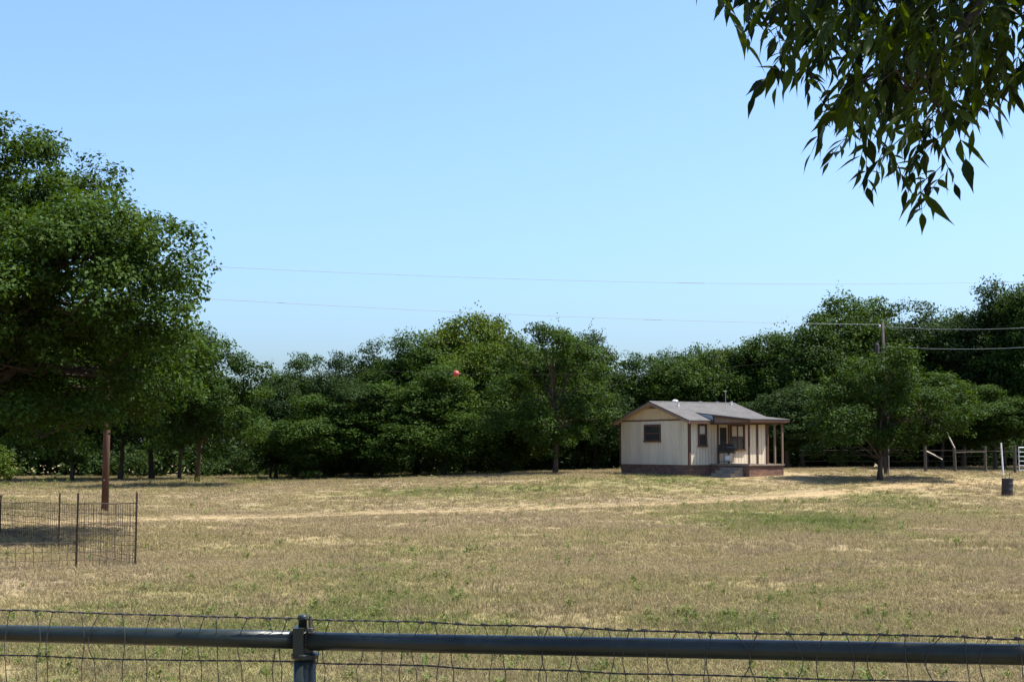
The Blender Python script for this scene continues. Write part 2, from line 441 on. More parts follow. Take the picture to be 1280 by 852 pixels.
# the track itself: a thin sheet with ragged edges
xs = np.arange(tf[0, 0] + 0.3, tf[-1, 0] - 0.3, 0.35)
tv, tfc = [], []
NS = 7
for i, x in enumerate(xs):
    yf = np.interp(x, tf[:, 0], tf[:, 1]); yn = np.interp(x, tn[:, 0], tn[:, 1])
    yf += (vnoise(x, 0, 0.9, 11) - 0.5) * 0.9 + (vnoise(x, 0, 3.5, 12) - 0.5) * 1.2; yn += (vnoise(x, 9, 0.9, 13) - 0.5) * 0.9 + (vnoise(x, 9, 3.5, 14) - 0.5) * 1.2
    for k in range(NS):
        y = yn + (yf - yn) * k / (NS - 1)
        tv.append((x, y, z1(x, y) + (0.012 if 0 < k < NS - 1 else -0.004)))
    if i:
        for k in range(NS - 1):
            tfc.append(((i-1)*NS+k, i*NS+k, i*NS+k+1, (i-1)*NS+k+1))
tag(link('dirt_track', npmesh('dirt_track', tv, tfc, M['dirt'], True)), 'pale bare dirt track crossing the field to the house yard', kind='structure')

# ------------------------------------------------------------------ grass
def tuft(seed, nb, h, spread, lean, wdt):
    r = np.random.default_rng(seed); v = []; f = []
    for i in range(nb):
        a, rr = r.random() * 6.283, spread * math.sqrt(r.random()); bx, by = rr * math.cos(a), rr * math.sin(a)
        ln = lean * (0.3 + r.random()); la = a + r.normal() * 0.8; hh = h * (0.45 + 0.65 * r.random())
        dx, dy = math.cos(la), math.sin(la); ww = wdt * (0.6 + 0.8 * r.random()); pa = r.random() * 6.283; qx, qy = math.cos(pa) * ww / 2, math.sin(pa) * ww / 2
        n = len(v)
        v += [(bx-qx, by-qy, -0.02), (bx+qx, by+qy, -0.02), (bx+dx*ln*hh*0.35+qx*.8, by+dy*ln*hh*0.35+qy*.8, hh*0.6), (bx+dx*ln*hh*0.35-qx*.8, by+dy*ln*hh*0.35-qy*.8, hh*0.6),
              (bx+dx*ln*hh, by+dy*ln*hh, hh*(1-0.25*ln))]
        f += [(n, n+1, n+2, n+3), (n+3, n+2, n+4)]
    me = bpy.data.meshes.new('tuft'); me.from_pydata(v, [], f); me.update(); me.materials.append(M['grass'])
    return bpy.data.objects.new('tuft', me)

tcol = bpy.data.collections.new('tuft_library')
for k in range(6):
    tcol.objects.link(tuft(40 + k, 26, (0.11, 0.13, 0.15, 0.12, 0.17, 0.20)[k], (0.10, 0.13, 0.09, 0.15, 0.08, 0.05)[k], (0.9, 0.7, 0.6, 1.1, 0.5, 0.35)[k], 0.0065))

def weed(seed):
    r = np.random.default_rng(seed); v = []; f = []
    for i in range(30):
        a = r.random() * 6.283; e = r.uniform(.15, 1.3); L = r.uniform(.03, .07); h = r.uniform(.02, .20); q = np.array([math.cos(a) * .05 * r.random(), math.sin(a) * .05 * r.random(), h])
        d = np.array([math.cos(a) * math.cos(e), math.sin(a) * math.cos(e), math.sin(e)]) * L; b = np.array([-math.sin(a), math.cos(a), 0]) * L * .3
        n = len(v); v += [q, q + d * .5 + b, q + d, q + d * .5 - b]; f.append((n, n+1, n+2, n+3))
    me = bpy.data.meshes.new('tuft_weed'); me.from_pydata([tuple(map(float, p)) for p in v], [], f); me.update(); me.materials.append(M['weed'])
    return bpy.data.objects.new('tuft_weed', me)
for k in range(2): tcol.objects.link(weed(90 + k))

def grass_gn():
    ng = bpy.data.node_groups.new('grass_scatter', 'GeometryNodeTree')
    ng.interface.new_socket('Geometry', in_out='INPUT', socket_type='NodeSocketGeometry')
    ng.interface.new_socket('Geometry', in_out='OUTPUT', socket_type='NodeSocketGeometry')
    n, l = ng.nodes, ng.links
    gi, go = n.new('NodeGroupInput'), n.new('NodeGroupOutput')
    ci = n.new('GeometryNodeCollectionInfo'); ci.inputs['Collection'].default_value = tcol
    ci.inputs['Separate Children'].default_value = True; ci.inputs['Reset Children'].default_value = True
    ip = n.new('GeometryNodeInstanceOnPoints'); ip.inputs['Pick Instance'].default_value = True
    def attr(name, typ):
        a = n.new('GeometryNodeInputNamedAttribute'); a.data_type = typ; a.inputs['Name'].default_value = name; return a.outputs['Attribute']
    l.new(gi.outputs[0], ip.inputs['Points']); l.new(ci.outputs[0], ip.inputs['Instance'])
    l.new(attr('pick', 'INT'), ip.inputs['Instance Index'])
    l.new(attr('rot', 'FLOAT_VECTOR'), ip.inputs['Rotation']); l.new(attr('scl', 'FLOAT_VECTOR'), ip.inputs['Scale'])
    l.new(ip.outputs[0], go.inputs[0])
    return ng
GN = grass_gn()

def scatter(D0, D1, dens, sc):
    """random points of the visible wedge (with margin) between two depths"""
    wid = lambda d: d * 1280 / FPX / 2 * 1.12 + 1.0
    n = int((D1 - D0) * 2 * wid(D1) * dens)
    y = D0 + (D1 - D0) * rng.random(n); x = (rng.random(n) * 2 - 1) * wid(D1)
    k = np.abs(x) < wid(y); x, y = x[k], y[k]
    keep = rng.random(len(x)) < np.clip(0.55 + (vnoise(x, y, 1.6, 9) - 0.3) * 1.5, 0.15, 1)
    keep &= rng.random(len(x)) > baref(x, y) * 1.0
    lx, ly = house_local(x, y)
    keep &= ~((lx > -0.1) & (lx < 5.6) & (ly > -3.5) & (ly < 6.5))
    x, y = x[keep], y[keep]
    return x, y, np.full(len(x), sc)
sets = [scatter(11, 20, 230, 0.8), scatter(20, 32, 120, 0.9), scatter(32, 52, 42, 1.15), scatter(52, 94, 20, 1.5)]
X = np.concatenate([s[0] for s in sets]); Y = np.concatenate([s[1] for s in sets]); S = np.concatenate([s[2] for s in sets])
Z = zt(X, Y); Gv = greenf(X, Y)
# the yard and the near side of the track are grazed shorter; the wood's edge is left long
hmul = 0.75 + 0.5 * vnoise(X, Y, 4.5, 10) + 0.25 * np.clip((Gv - 0.35) * 2, 0, 1)
hmul = np.where((Y > 74) & (X < -9), hmul * 1.5, hmul)
lx, ly = house_local(X, Y)
hmul = hmul * (1 - 0.5 * np.exp(-((lx - 3) / 8) ** 2 - ((ly + 5) / 6) ** 2))
yn_ = np.interp(X, tn[:, 0], tn[:, 1])
hmul = hmul * (1 - 0.62 * np.exp(-np.where(Y < yn_, (yn_ - Y) / 1.2, np.clip((Y - yn_ - 1.8) / 1, 0, 9)) ** 2) * (X < 14))     # grass trodden short beside the track
S = S * (0.65 + 0.7 * rng.random(len(S)))
pme = bpy.data.meshes.new('grass'); pme.vertices.add(len(X)); pme.vertices.foreach_set('co', np.stack([X, Y, Z], -1).astype(np.float32).ravel())
def pattr(name, typ, arr, prop='value'):
    a = pme.attributes.new(name, typ, 'POINT'); a.data.foreach_set(prop, arr.ravel())
pattr('green', 'FLOAT', Gv.astype(np.float32))
pick = rng.choice(6, len(X), p=[.27, .25, .2, .17, .08, .03]).astype(np.int32)
wsel = rng.random(len(X)) < np.clip((Gv - 0.25) * 0.07 + .003, .002, .03); pick = np.where(wsel, 6 + rng.integers(0, 2, len(X)), pick).astype(np.int32)
pattr('pick', 'INT', pick)
pattr('rot', 'FLOAT_VECTOR', np.stack([rng.normal(0, .12, len(X)), rng.normal(0, .12, len(X)), rng.random(len(X)) * 6.283], -1).astype(np.float32), 'vector')
pattr('scl', 'FLOAT_VECTOR', np.stack([S, S, S * hmul * np.interp(Y, [11, 35, 55, 95], [.72, .66, .5, .5])], -1).astype(np.float32), 'vector')
pme.update()
go = tag(link('grass', pme), 'dry tufted grass with green weeds covering the field', kind='stuff')
mod = go.modifiers.new('scatter', 'NODES'); mod.node_group = GN

# ------------------------------------------------------------------ trees
def leaves_mesh(name, c, nrm, size, mat, asp=0.58):
    """one folded rhombus of leaf per centre"""
    n = len(c)
    nrm = nrm / np.linalg.norm(nrm, axis=1, keepdims=True)
    t = rng.normal(size=(n, 3)); t -= nrm * (t * nrm).sum(1, keepdims=True); t /= np.linalg.norm(t, axis=1, keepdims=True)
    b = np.cross(nrm, t); s = size[:, None]
    v = np.stack([c - t * s * .5, c + b * s * asp * .5 + nrm * s * .06, c + t * s * .5, c - b * s * asp * .5 + nrm * s * .06], 1).reshape(-1, 3)
    f = np.arange(n * 4).reshape(n, 4)
    return npmesh(name, v, f, mat)

def crown_cloud(lobes, dens, csize, lsize, r, up=0.7, zmin=None):
    """lobes: (centre, (rx,ry,rz)). clumps sit on the lobes' shells, leaves fill the clumps"""
    C, Nn, S_ = [], [], []; centres = []
    for c, rad in lobes:
        c = np.array(c); rad = np.array(rad)
        area = 4 * math.pi * ((rad[0]*rad[1]+rad[0]*rad[2]+rad[1]*rad[2]) / 3)
        nc = max(4, int(area * 0.46 / (csize ** 2)))
        d = r.normal(size=(nc, 3)); d /= np.linalg.norm(d, axis=1, keepdims=True)
        d[:, 2] = np.where((d[:, 2] < -0.3) & (r.random(nc) < 0.5), -d[:, 2], d[:, 2])
        rr = np.where(r.random(nc) < 0.85, 0.74 + 0.34 * r.random(nc), 0.4 + 0.35 * r.random(nc))
        cc = c + d * rad * rr[:, None]
        cr = csize * np.exp(r.normal(-.10, .33, nc)).clip(.4, 1.7)
        cc = cc + r.normal(size=(nc, 3)) * csize * .22
        for q, qr, dd in zip(cc, cr, d):
            nl = int(dens * qr ** 2 * (0.6 + 0.8 * r.random()))
            if nl < 1: continue
            e = r.normal(size=(nl, 3)); e /= np.linalg.norm(e, axis=1, keepdims=True)
            e *= (r.random(nl) ** 0.45)[:, None]
            p = q + e * qr * np.array([1.1, 1.1, 0.66])
            C.append(p); Nn.append(e * 0.5 + dd * 0.35 + np.array([0, 0, up]) + r.normal(size=(nl, 3)) * 0.55)
            centres.append(q)
            if dd[2] > -0.25 and dens > 50 and r.random() < 0.16:      # a leafy shoot reaching out of the clump
                sd = dd * 0.6 + np.array([0, 0, 0.55]) + r.normal(size=3) * 0.45; sd /= np.linalg.norm(sd)
                ns = int(r.integers(7, 18)) if dens > 150 else 6
                t = (0.2 + 1.1 * r.random(ns)) * qr
                C.append(q + sd * t[:, None] + r.normal(size=(ns, 3)) * (0.2 * qr)); Nn.append(r.normal(size=(ns, 3)) * 0.8 + np.array([0, 0, .5]))
    C = np.concatenate(C); Nn = np.concatenate(Nn)
    if zmin is not None:
        k = C[:, 2] > zmin; C, Nn = C[k], Nn[k]
    S_ = lsize * (0.65 + 0.7 * r.random(len(C)))
    return C, Nn, S_, np.array(centres)

def trunk_mesh(base, top, r0, r, limbs, n=8, bend=0.25):
    """tapered bent trunk with limbs reaching to the given points"""
    mb = MB(); base = Vector(base); top = Vector(top); L = (top - base).length
    pts, rad = [], []
    ph = r.random() * 6.28
    for i in range(9):
        t = i / 8
        p = base.lerp(top, t) + Vector((math.sin(t * 4.2 + ph), math.cos(t * 3.4 + ph), 0)) * bend * t * (1 - 0.3 * t)
        pts.append(p); rad.append(r0 * ((1.45 if i == 0 else 1.0) * (1 - 0.72 * t)))
    pts[0] = pts[0] - Vector((0, 0, 0.25))
    mb.tube(pts, rad, n)
    for q in limbs:
        q = Vector(q); t0 = 0.35 + 0.55 * r.random(); i0 = min(7, int(t0 * 8)); a = pts[i0]
        if q.z < a.z: a = pts[3]
        m1 = a.lerp(q, 0.45) + Vector((0, 0, 0.12 * (q - a).length)); m2 = a.lerp(q, 0.75) + Vector((r.normal(), r.normal(), r.normal())) * 0.06 * (q - a).length
        rl = rad[i0] * 0.55
        mb.tube([a, a.lerp(m1, 0.5) + Vector((r.normal(), r.normal(), 0)) * 0.05, m1, m2, q], [rl, rl * .8, rl * .6, rl * .38, rl * .12], 5)
    return mb

def grow(name, label, base, lobes, dens, csize, lsize, mat, r0, seed, group=None, cat='tree', up=0.7, nl=14, zmin=None, top=None):
    r = np.random.default_rng(seed)
    base = np.array(base)
    root = empty(name, tuple(base)); tag(root, label, cat, group)
    C, Nn, S_, cen = crown_cloud(lobes, dens, csize, lsize, r, up, zmin)
    link('crown', leaves_mesh('crown', C - base, Nn, S_, mat), root)
    if top is None:
        allc = np.array([l[0] for l in lobes]); top = allc.mean(0); top[2] = np.percentile(allc[:, 2], 80)
    lim = [np.array(lobes[i][0]) - base for i in range(len(lobes))]
    ex = cen[r.choice(len(cen), min(nl, len(cen)), replace=False)] - base
    tm = trunk_mesh((0, 0, 0), tuple(np.array(top) - base), r0, r, [tuple(q) for q in lim] + [tuple(q) for q in ex], bend=0.12 * (top[2] - base[2]) * 0.3)
    tm.build('trunk', M['bark'], root, True)
    return root

def auto_lobes(px, D, topy, wpx, lowy, seed, n=12):
    r = np.random.default_rng(seed + 1000)
    zt_ = P(px, topy, D)[2]; zl = P(px, lowy, D)[2]; cx = P(px, 500, D)[0]
    rx = wpx / 2 * D / FPX; rz = (zt_ - zl) / 2; cz = (zt_ + zl) / 2; ry = min(rx * 0.95, 4.5)
    L = []
    lr = min(rx, rz) * 0.42
    for i in range(n):
        d = r.normal(size=3); d /= np.linalg.norm(d); rr = 0.35 + 0.5 * r.random()
        # keep lobes inside the envelope, wider low than high
        c = np.array([cx + d[0] * (rx - lr) * (rr + .25), D + d[1] * (ry - lr * .8) * rr, cz + d[2] * (rz - lr) * (rr + .22)])
        k = lr * (0.55 + 0.75 * r.random()); e = r.uniform(.75, 1.35); L.append((c, (k * 1.15 * e, k * 1.1, k * 0.95 / e)))
    L.append((np.array([cx + r.normal() * rx * .15, D, zt_ - lr * .8]), (lr * .95, lr * .95, lr * .8)))
    L.append((np.array([cx, D, cz]), (rx * .5, ry * .5, rz * .55)))
    return L

# the big oak whose crown fills the left of the picture, its trunk just out of frame
D = 38.0
spec = [(30,208,58),(95,262,62),(-20,190,60),(160,292,52),(212,318,46),(228,360,30),(60,330,90),(150,375,75),(205,405,48),(0,290,90),(20,430,85),(110,445,80),(180,462,55),(232,440,34),
        (-80,260,110),(-120,380,120),(-60,480,70),(60,498,52),(140,505,42),(-180,300,120),(-190,430,90),(-100,160,70),(120,225,30),(95,350,105),(40,420,110),(150,430,80),(118,512,40),(168,505,38),(70,525,38),(25,530,42),(208,490,36),(120,300,60),(60,260,60)]
near = [(-70,300,90),(-120,370,100),(-150,270,90),(-75,410,80),(-20,370,50)]
rr_ = np.random.default_rng(5)
lob = []
for (a, b, k) in spec:
    dd = D + rr_.uniform(-3.0, 3.0); m = k * D / FPX * 0.9
    lob.append((P(a, b, dd), (m, m * 1.05, m * 0.85)))
for (a, b, k) in near:
    m = k * 34 / FPX; lob.append((P(a, b, rr_.uniform(32.5, 35)), (m, m, m * .8)))
b0 = on_ground(-95, D)
grow('oak_tree', 'tall broad oak whose dark crown towers at the left edge above the wire pen', b0, lob, 440, 0.43, 0.125, M['oak'], 0.34, 11, 'oaks around the field', nl=60, top=P(-90, 250, D))

# second oak, lower, reaching out at the right foot of the first
D = 74.0
spec = [(240,440,30),(275,455,32),(312,462,24),(320,500,22),(285,505,38),(235,495,40),(305,535,26),(255,545,30),(205,520,38),(190,470,40),(322,540,14),(215,550,24)]
lob = []
for (a, b, k) in spec:
    dd = D + rr_.uniform(-2.2, 2.2); m = k * D / FPX
    lob.append((P(a, b, dd), (m, m, m * 0.85)))
grow('oak_tree', 'low spreading oak reaching right from beneath the tall left oak', on_ground(246, D + 5), lob, 400, 0.48, 0.145, M['oak'], 0.13, 12, 'oaks around the field', nl=30, top=P(262, 470, D))

# single tree standing before the wood, and the one beside the house drive
D = 80.0
spec = [(690,428,24),(655,450,30),(722,455,30),(690,478,38),(640,490,28),(738,498,28),(705,520,32),(662,528,30),(735,535,20),(625,528,18),(755,520,14),(690,552,16),(672,418,14),(718,430,14),(745,470,14)]
LF = []
for (a, b, k) in spec:
    dd = D + rr_.uniform(-2.0, 2.0); m = k * D / FPX
    LF.append((P(a, b, dd), (m, m, m * 0.8)))
grow('elm_tree', 'rounded tree with a short bare trunk standing before the wood, left of the house', on_ground(694, 80), LF, 370, 0.47, 0.145, M['oak'], 0.135, 13, nl=30)
D = 72.0
spec = [(1040,500,32),(1075,478,36),(1115,470,38),(1100,512,44),(1060,535,34),(1140,505,36),(1175,520,32),(1205,525,22),(1150,545,28),(1105,548,28),(1030,540,24),(1022,570,12),(1052,572,14),(1190,500,22),(1120,450,18),(1128,566,12)]
lob = []
for (a, b, k) in spec:
    dd = D + rr_.uniform(-2.2, 2.2); m = k * D / FPX * .95
    lob.append((P(a, b, dd), (m, m, m * 0.82)))
grow('elm_tree', 'spreading tree with leaning trunk beside the drive, right of the house', on_ground(1099, 72), lob, 370, 0.47, 0.145, M['oak'], 0.14, 14, nl=30, top=P(1104, 500, D))

wood = [  # px, depth, top y, width px, crown foot y, leaf, label
 (90, 82, 392, 180, 574, 'oak', 'slim woodland oak behind the brown utility pole'),
 (10, 84, 380, 180, 576, 'dark', 'dark woodland tree behind the wire pen at the left edge'),
 (190, 86, 430, 150, 578, 'oak', 'woodland tree with bare trunk right behind the brown pole'),
 (224, 84, 440, 130, 574, 'oak', 'thin stemmed woodland tree just left of the low spreading oak'),
 (150, 83, 420, 140, 572, 'dark', 'dark woodland tree between the brown pole and the low spreading oak'),
 (368, 88, 440, 84, 575, 'oak', 'dark round tree at the left end of the middle wood, beside the low oak'),
 (416, 87, 438, 70, 585, 'dark', 'narrow tree with a spiky tip in the middle wood'),
 (464, 90, 424, 92, 580, 'dark', 'dark clumped tree in the middle wood, third from its left end'),
 (520, 89, 414, 92, 585, 'oak', 'tree in the middle wood left of the tallest one'),
 (580, 90, 391, 104, 585, 'elm', 'tallest bright green tree in the middle wood, above the red ball'),
 (640, 92, 398, 100, 585, 'elm', 'bright green tree in the middle wood, right of its tallest one'),
 (555, 84, 462, 105, 590, 'oak', 'bushy tree low in the middle wood beneath the red ball'),
 (478, 84, 484, 112, 592, 'oak', 'broad bushy tree reaching the grass in the middle wood'),
 (400, 84, 492, 100, 594, 'oak', 'low leafy tree reaching the grass at the left of the middle wood'),
 (632, 86, 462, 110, 588, 'oak', 'bushy tree between the red ball and the rounded tree'),
 (440, 85, 470, 90, 594, 'dark', 'dark leafy tree between the low left tree and the broad bushy one'),
 (600, 87, 428, 100, 588, 'elm', 'bright leafy tree just right of the red ball'),
 (690, 93, 415, 100, 588, 'oak', 'woodland tree directly behind the rounded tree'),
 (345, 86, 470, 70, 594, 'dark', 'dark bushy tree at the far left foot of the middle wood'),
 (742, 93, 424, 84, 585, 'dark', 'dark tree peeking out right of the rounded tree'),
 (788, 95, 440, 84, 580, 'oak', 'woodland tree behind the left gable of the house'),
 (828, 96, 437, 80, 580, 'dark', 'woodland tree behind the ridge of the house'),
 (868, 94, 430, 88, 580, 'oak', 'round topped woodland tree behind the white roof vent'),
 (912, 95, 436, 80, 580, 'elm', 'woodland tree behind the roof antenna'),
 (958, 94, 415, 96, 572, 'oak', 'woodland oak rising past the right end of the roof'),
 (1004, 92, 392, 104, 570, 'oak', 'wide oak in the right wood, first hump right of the house'),
 (1052, 94, 379, 118, 562, 'oak', 'high oak in the right wood, left of the grey utility pole'),
 (1108, 95, 371, 122, 560, 'oak', 'high dark oak directly behind the grey utility pole'),
 (1158, 93, 375, 122, 560, 'dark', 'dark oak in the right wood, first right of the grey utility pole'),
 (1204, 92, 389, 96, 560, 'oak', 'shorter oak in the dip before the tall right edge oak'),
 (1256, 88, 349, 92, 550, 'dark', 'tallest oak of the right wood with airy top near the right edge'),
 (1306, 86, 352, 100, 560, 'oak', 'oak cut by the right edge of the picture above the gate'),
 (985, 86, 476, 96, 580, 'dark', 'low tree leaning out right beside the porch'),
 (1178, 84, 470, 110, 556, 'oak', 'tree with dark trunk behind the broken rail fence'),
 (1244, 83, 480, 100, 562, 'oak', 'low tree hanging over the fence near the white post'),
]
def unit_lobes(seed, n=20, rx=3.2, rz=4.0):
    """lobes of one woodland crown about the origin, rx wide and rz high (half sizes)"""
    r = np.random.default_rng(seed); L = []; lr = rx * 0.42
    for i in range(n):
        d = r.normal(size=3); d /= np.linalg.norm(d); rr = 0.35 + 0.5 * r.random()
        c = d * np.array([(rx - lr) * (rr + .25), (rx - lr) * (rr + .2), (rz - lr) * (rr + .25)])
        k = lr * (0.55 + 0.75 * r.random()); e = r.uniform(.75, 1.35); L.append((c, (k * 1.15 * e, k * 1.1, k * 0.95 / e)))
    L.append((np.array([r.normal() * rx * .2, 0, rz - lr * .8]), (lr * .9, lr * .9, lr * .8)))
    L.append((np.array([0, 0, 0]), (rx * .55, rx * .55, rz * .6)))
    return L
CROWNS = []
for k in range(6):
    r = np.random.default_rng(700 + k)
    C, Nn, S_, cen = crown_cloud(unit_lobes(500 + k), 215, 0.52, 0.155, r)
    CROWNS.append((leaves_mesh('crown', C, Nn, S_, M['oak']), cen))
for i, (px, D, ty, w, ly_, lf, lab) in enumerate(wood):
    r = np.random.default_rng(200 + i)
    low = ly_ + (8 if 330 < px < 940 else 0)
    base = on_ground(px, D); ztop = P(px, ty, D)[2]; zlow = P(px, low, D)[2]
    root = empty('woodland_tree', tuple(base)); tag(root, lab, 'tree', 'trees along the edge of the wood')
    me, cen = CROWNS[(i * 5 + i // 6) % 6]
    sx = w * 1.30 / 2 * D / FPX / 3.2; sz = (ztop - zlow) / 2 / 4.0
    o = link('crown', me, root); o.location = (0, 0, (ztop + zlow) / 2 - base[2]); o.scale = (sx, min(sx, 1.3), sz); o.rotation_euler = (0, 0, r.choice([0, math.pi]) + r.uniform(-.5, .5))
    o.material_slots[0].link = 'OBJECT'; o.material_slots[0].material = M[lf]
    cz = (ztop + zlow) / 2 - base[2]
    ends = cen[r.choice(len(cen), 12, replace=False)] * np.array([sx, sx, sz]) * .8 + np.array([0, 0, cz])
    trunk_mesh((0, 0, 0), (r.normal() * .25, r.normal() * .2, cz + .45 * (ztop - zlow) * .5), 0.11 + .03 * (i % 3), r, [tuple(q) for q in ends], bend=.2).build('trunk', M['bark'], root, True)

tb = on_ground(338, 86); snag = empty('dead_tree', tuple(tb)); tag(snag, 'thin bare dead tree poking up between the left oaks and the middle wood', 'tree')
zt_s = P(338, 447, 86)[2] - tb[2]; r = np.random.default_rng(3)
MB().tube([(0, 0, -.2), (.05, 0, zt_s * .5), (-.05, .05, zt_s * .85), (.05, 0, zt_s)], [.08, .045, .018, .005], 7).build('trunk', M['greypole'], snag, True)
for k in range(16):
    z0 = zt_s * r.uniform(.55, .93); a = r.uniform(0, 6.28); L = r.uniform(.35, .9)
    e = Vector((math.cos(a) * L * .6, math.sin(a) * L * .5, z0 + L * .85)); m1 = Vector((math.cos(a) * L * .4, math.sin(a) * L * .3, z0 + L * .35))
    MB().tube([(0, 0, z0), m1, e], [.014, .009, .004], 5).build('twig', M['greypole'], snag, True)

# leafy bush at the left edge
lob = [(P(a, b, 62), (k * 62 / FPX,) * 3) for (a, b, k) in [(-8,585,18),(6,575,11),(-14,568,16),(2,596,12),(10,592,8),(-30,590,20)]]
grow('bush', 'small pale green bush at the left edge of the field', on_ground(-8, 62), lob, 420, 0.3, 0.11, M['elm'], 0.05, 300, cat='bush', nl=10, zmin=z1(-22, 62) + .05)

# undergrowth between and behind the trunks, and the wood beyond
def mass(name, label, x0, x1, y0, y1, hfun, n, csize, dens, lsize, mat, seed):
    r = np.random.default_rng(seed); L = []
    for i in range(n):
        x = x0 + (x1 - x0) * r.random(); y = y0 + (y1 - y0) * r.random(); g = z1(x, y); h = hfun(x, y, r)
        L.append((np.array([x, y, g + h * 0.5]), (h * .55, h * .5, h * .55)))
    if name == 'far_woods':
        for i in range(330):
            x = x0 + (x1 - x0) * r.random(); y = y0 + 3 + 6 * r.random()
            L.append((np.array([x, y, z1(x, y) + .8]), (2.0, 1.2, 1.1)))
    C, Nn, S_, cen = crown_cloud(L, dens, csize, lsize, r, 0.6)
    C = C[C[:, 2] > -1]; Nn = Nn[:len(C)]; S_ = S_[:len(C)]
    tag(link(name, leaves_mesh(name, C, Nn, S_, mat)), label, kind='stuff')
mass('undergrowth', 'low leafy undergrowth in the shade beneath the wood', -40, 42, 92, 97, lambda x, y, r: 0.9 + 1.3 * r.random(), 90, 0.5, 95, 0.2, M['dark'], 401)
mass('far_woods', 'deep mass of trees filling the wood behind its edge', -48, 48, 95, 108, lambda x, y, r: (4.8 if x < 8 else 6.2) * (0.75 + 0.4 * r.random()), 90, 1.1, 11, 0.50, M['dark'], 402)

# ------------------------------------------------------------------ house
hx, hy, hz = H0S
hz = float(H0S[2])
house = empty('house', (hx, hy, hz), UANG)
tag(house, 'small cream wooden house with brown trim, brick base and front porch', 'house')
HW, HL, HB, HT = 6.26, 5.4, 0.60, 3.0      # gable depth, length, brick base, wall top
SL, RZ, RY = 0.307, 4.0, 3.13
def roofz(y): return RZ - SL * abs(y - RY)
mb = MB(); mb.box(0.03, HL - .03, 0.03, HW - .03, -0.7, HB); mb.build('brick_base', M['brick'], house)
# body core, with gable peaks
mb = MB()
mb.prism([(0.02, 0.02, HB), (0.02, HW - .02, HB), (0.02, HW - .02, HT - .02), (0.02, RY, roofz(RY) - .12), (0.02, 0.02, HT - .02)], (HL - .04, 0, 0))
body = mb.build('wall', M['siding'], house)
# vertical grooved boards standing proud of the core
def boards(name, fixed, a0, a1, z0, z1_, axis, skip=()):
    m = MB(); w = 0.203; k = 0; a = a0
    while a < a1 - 0.02:
        b = min(a + w, a1)
        spans = [(z0, z1_)]
        for (s0, s1, q0, q1) in skip:
            if b > s0 and a < s1: spans = [(z0, q0), (q1, z1_)]
        for p, q in spans:
            if q - p < 0.05: continue
            if axis == 'x': m.box(a + .009, b - .009, fixed, fixed + .03, p, q)
            else: m.box(fixed, fixed + .03, a + .009, b - .009, p, q)
        a = b
    return m.build(name, M['siding'], house)
WG = (2.45, 3.95, 1.78, 2.74)      # gable window: y0 y1 z0 z1
boards('gable_siding', -0.01, 0.06, HW - .06, HB - .03, 2.93, 'y')
boards('front_siding', -0.01, 0.06, HL - .06, HB - .03, 2.93, 'x')
# tan gable triangle, drip trim below it
mb = MB(); mb.prism([(-0.012, 0.02, 2.99), (-0.012, HW - .02, 2.99), (-0.012, RY, roofz(RY) - .13)], (0.03, 0, 0)); mb.build('gable_panel', M['tan'], house)
mb = MB(); mb.box(-0.045, 0.01, -0.02, HW + .02, 2.925, 2.995); mb.build('trim_board', M['trim'], house)
for (x, y) in ((-.035, -.035), (-.035, HW - .09), (HL - .09, -.035)):
    mb = MB(); mb.box(x, x + .125, y, y + .125, HB - .04, 2.92); mb.build('corner_board', M['trim'], house)
# gable louvre vent
vent = MB().prism([(-0.03, RY - .62, 3.60), (-0.03, RY + .62, 3.60), (-0.03, RY, 3.79)], (0.02, 0, 0)).build('gable_vent', M['trim'], house)
for k in range(3):
    hw = .5 - .16 * k; MB().prism([(-0.045, RY - hw, 3.615 + .05 * k), (-0.045, RY + hw, 3.615 + .05 * k), (-0.03, RY + hw, 3.645 + .05 * k), (-0.03, RY - hw, 3.645 + .05 * k)], (0.006, 0, 0.004)).build('louvre', M['fascia'], vent)

def window(a0, a1, z0, z1_, axis, fixed, sashes, curtain=True):
    """frame proud of the wall (outward = -axis normal), glass set inside it"""
    root = None
    def bx(m, p, q, r0, r1, o0, o1):
        if axis == 'x': m.box(p, q, fixed - o1, fixed - o0, r0, r1)
        else: m.box(fixed - o1, fixed - o0, p, q, r0, r1)
    f = 0.085
    m = MB(); bx(m, a0, a0 + f, z0 + f, z1_ - f, 0, .06); bx(m, a1 - f, a1, z0 + f, z1_ - f, 0, .06); bx(m, a0, a1, z1_ - f, z1_, 0, .062); bx(m, a0 - .03, a1 + .03, z0, z0 + f, 0, .085)
    fr = m.build('window', M['trim'], house)
    n = sashes; w = (a1 - a0 - 2 * f) / n; zm = (z0 + z1_) / 2
    for i in range(n):
        p = a0 + f + w * i
        for j, (r0, r1) in enumerate(((z0 + f, zm), (zm, z1_ - f))):
            m = MB(); bx(m, p + .03, p + w - .03, r0 + .03, r1 - .03, .008, .016)
            m.build('pane', M['glass'], fr)
            if curtain and j == 1:
                m = MB(); bx(m, p + .05, p + w - .05, r0 + .06, r1 - .05, .0165, .0185); m.build('blind', M['curtain'], fr)
            m = MB(); bx(m, p, p + .03, r0, r1, .01, .035); bx(m, p + w - .03, p + w, r0, r1, .01, .035); bx(m, p + .03, p + w - .03, r0, r0 + .03, .01, .035); bx(m, p + .03, p + w - .03, r1 - .03, r1, .01, .035)
            m.build('sash', M['trim'], fr)
    return fr
window(WG[0], WG[1], WG[2], WG[3], 'y', -0.012, 1, False)
window(0.55, 1.16, 1.52, 2.76, 'x', -0.012, 1)
window(2.74, 3.76, 1.30, 2.76, 'x', -0.012, 2)
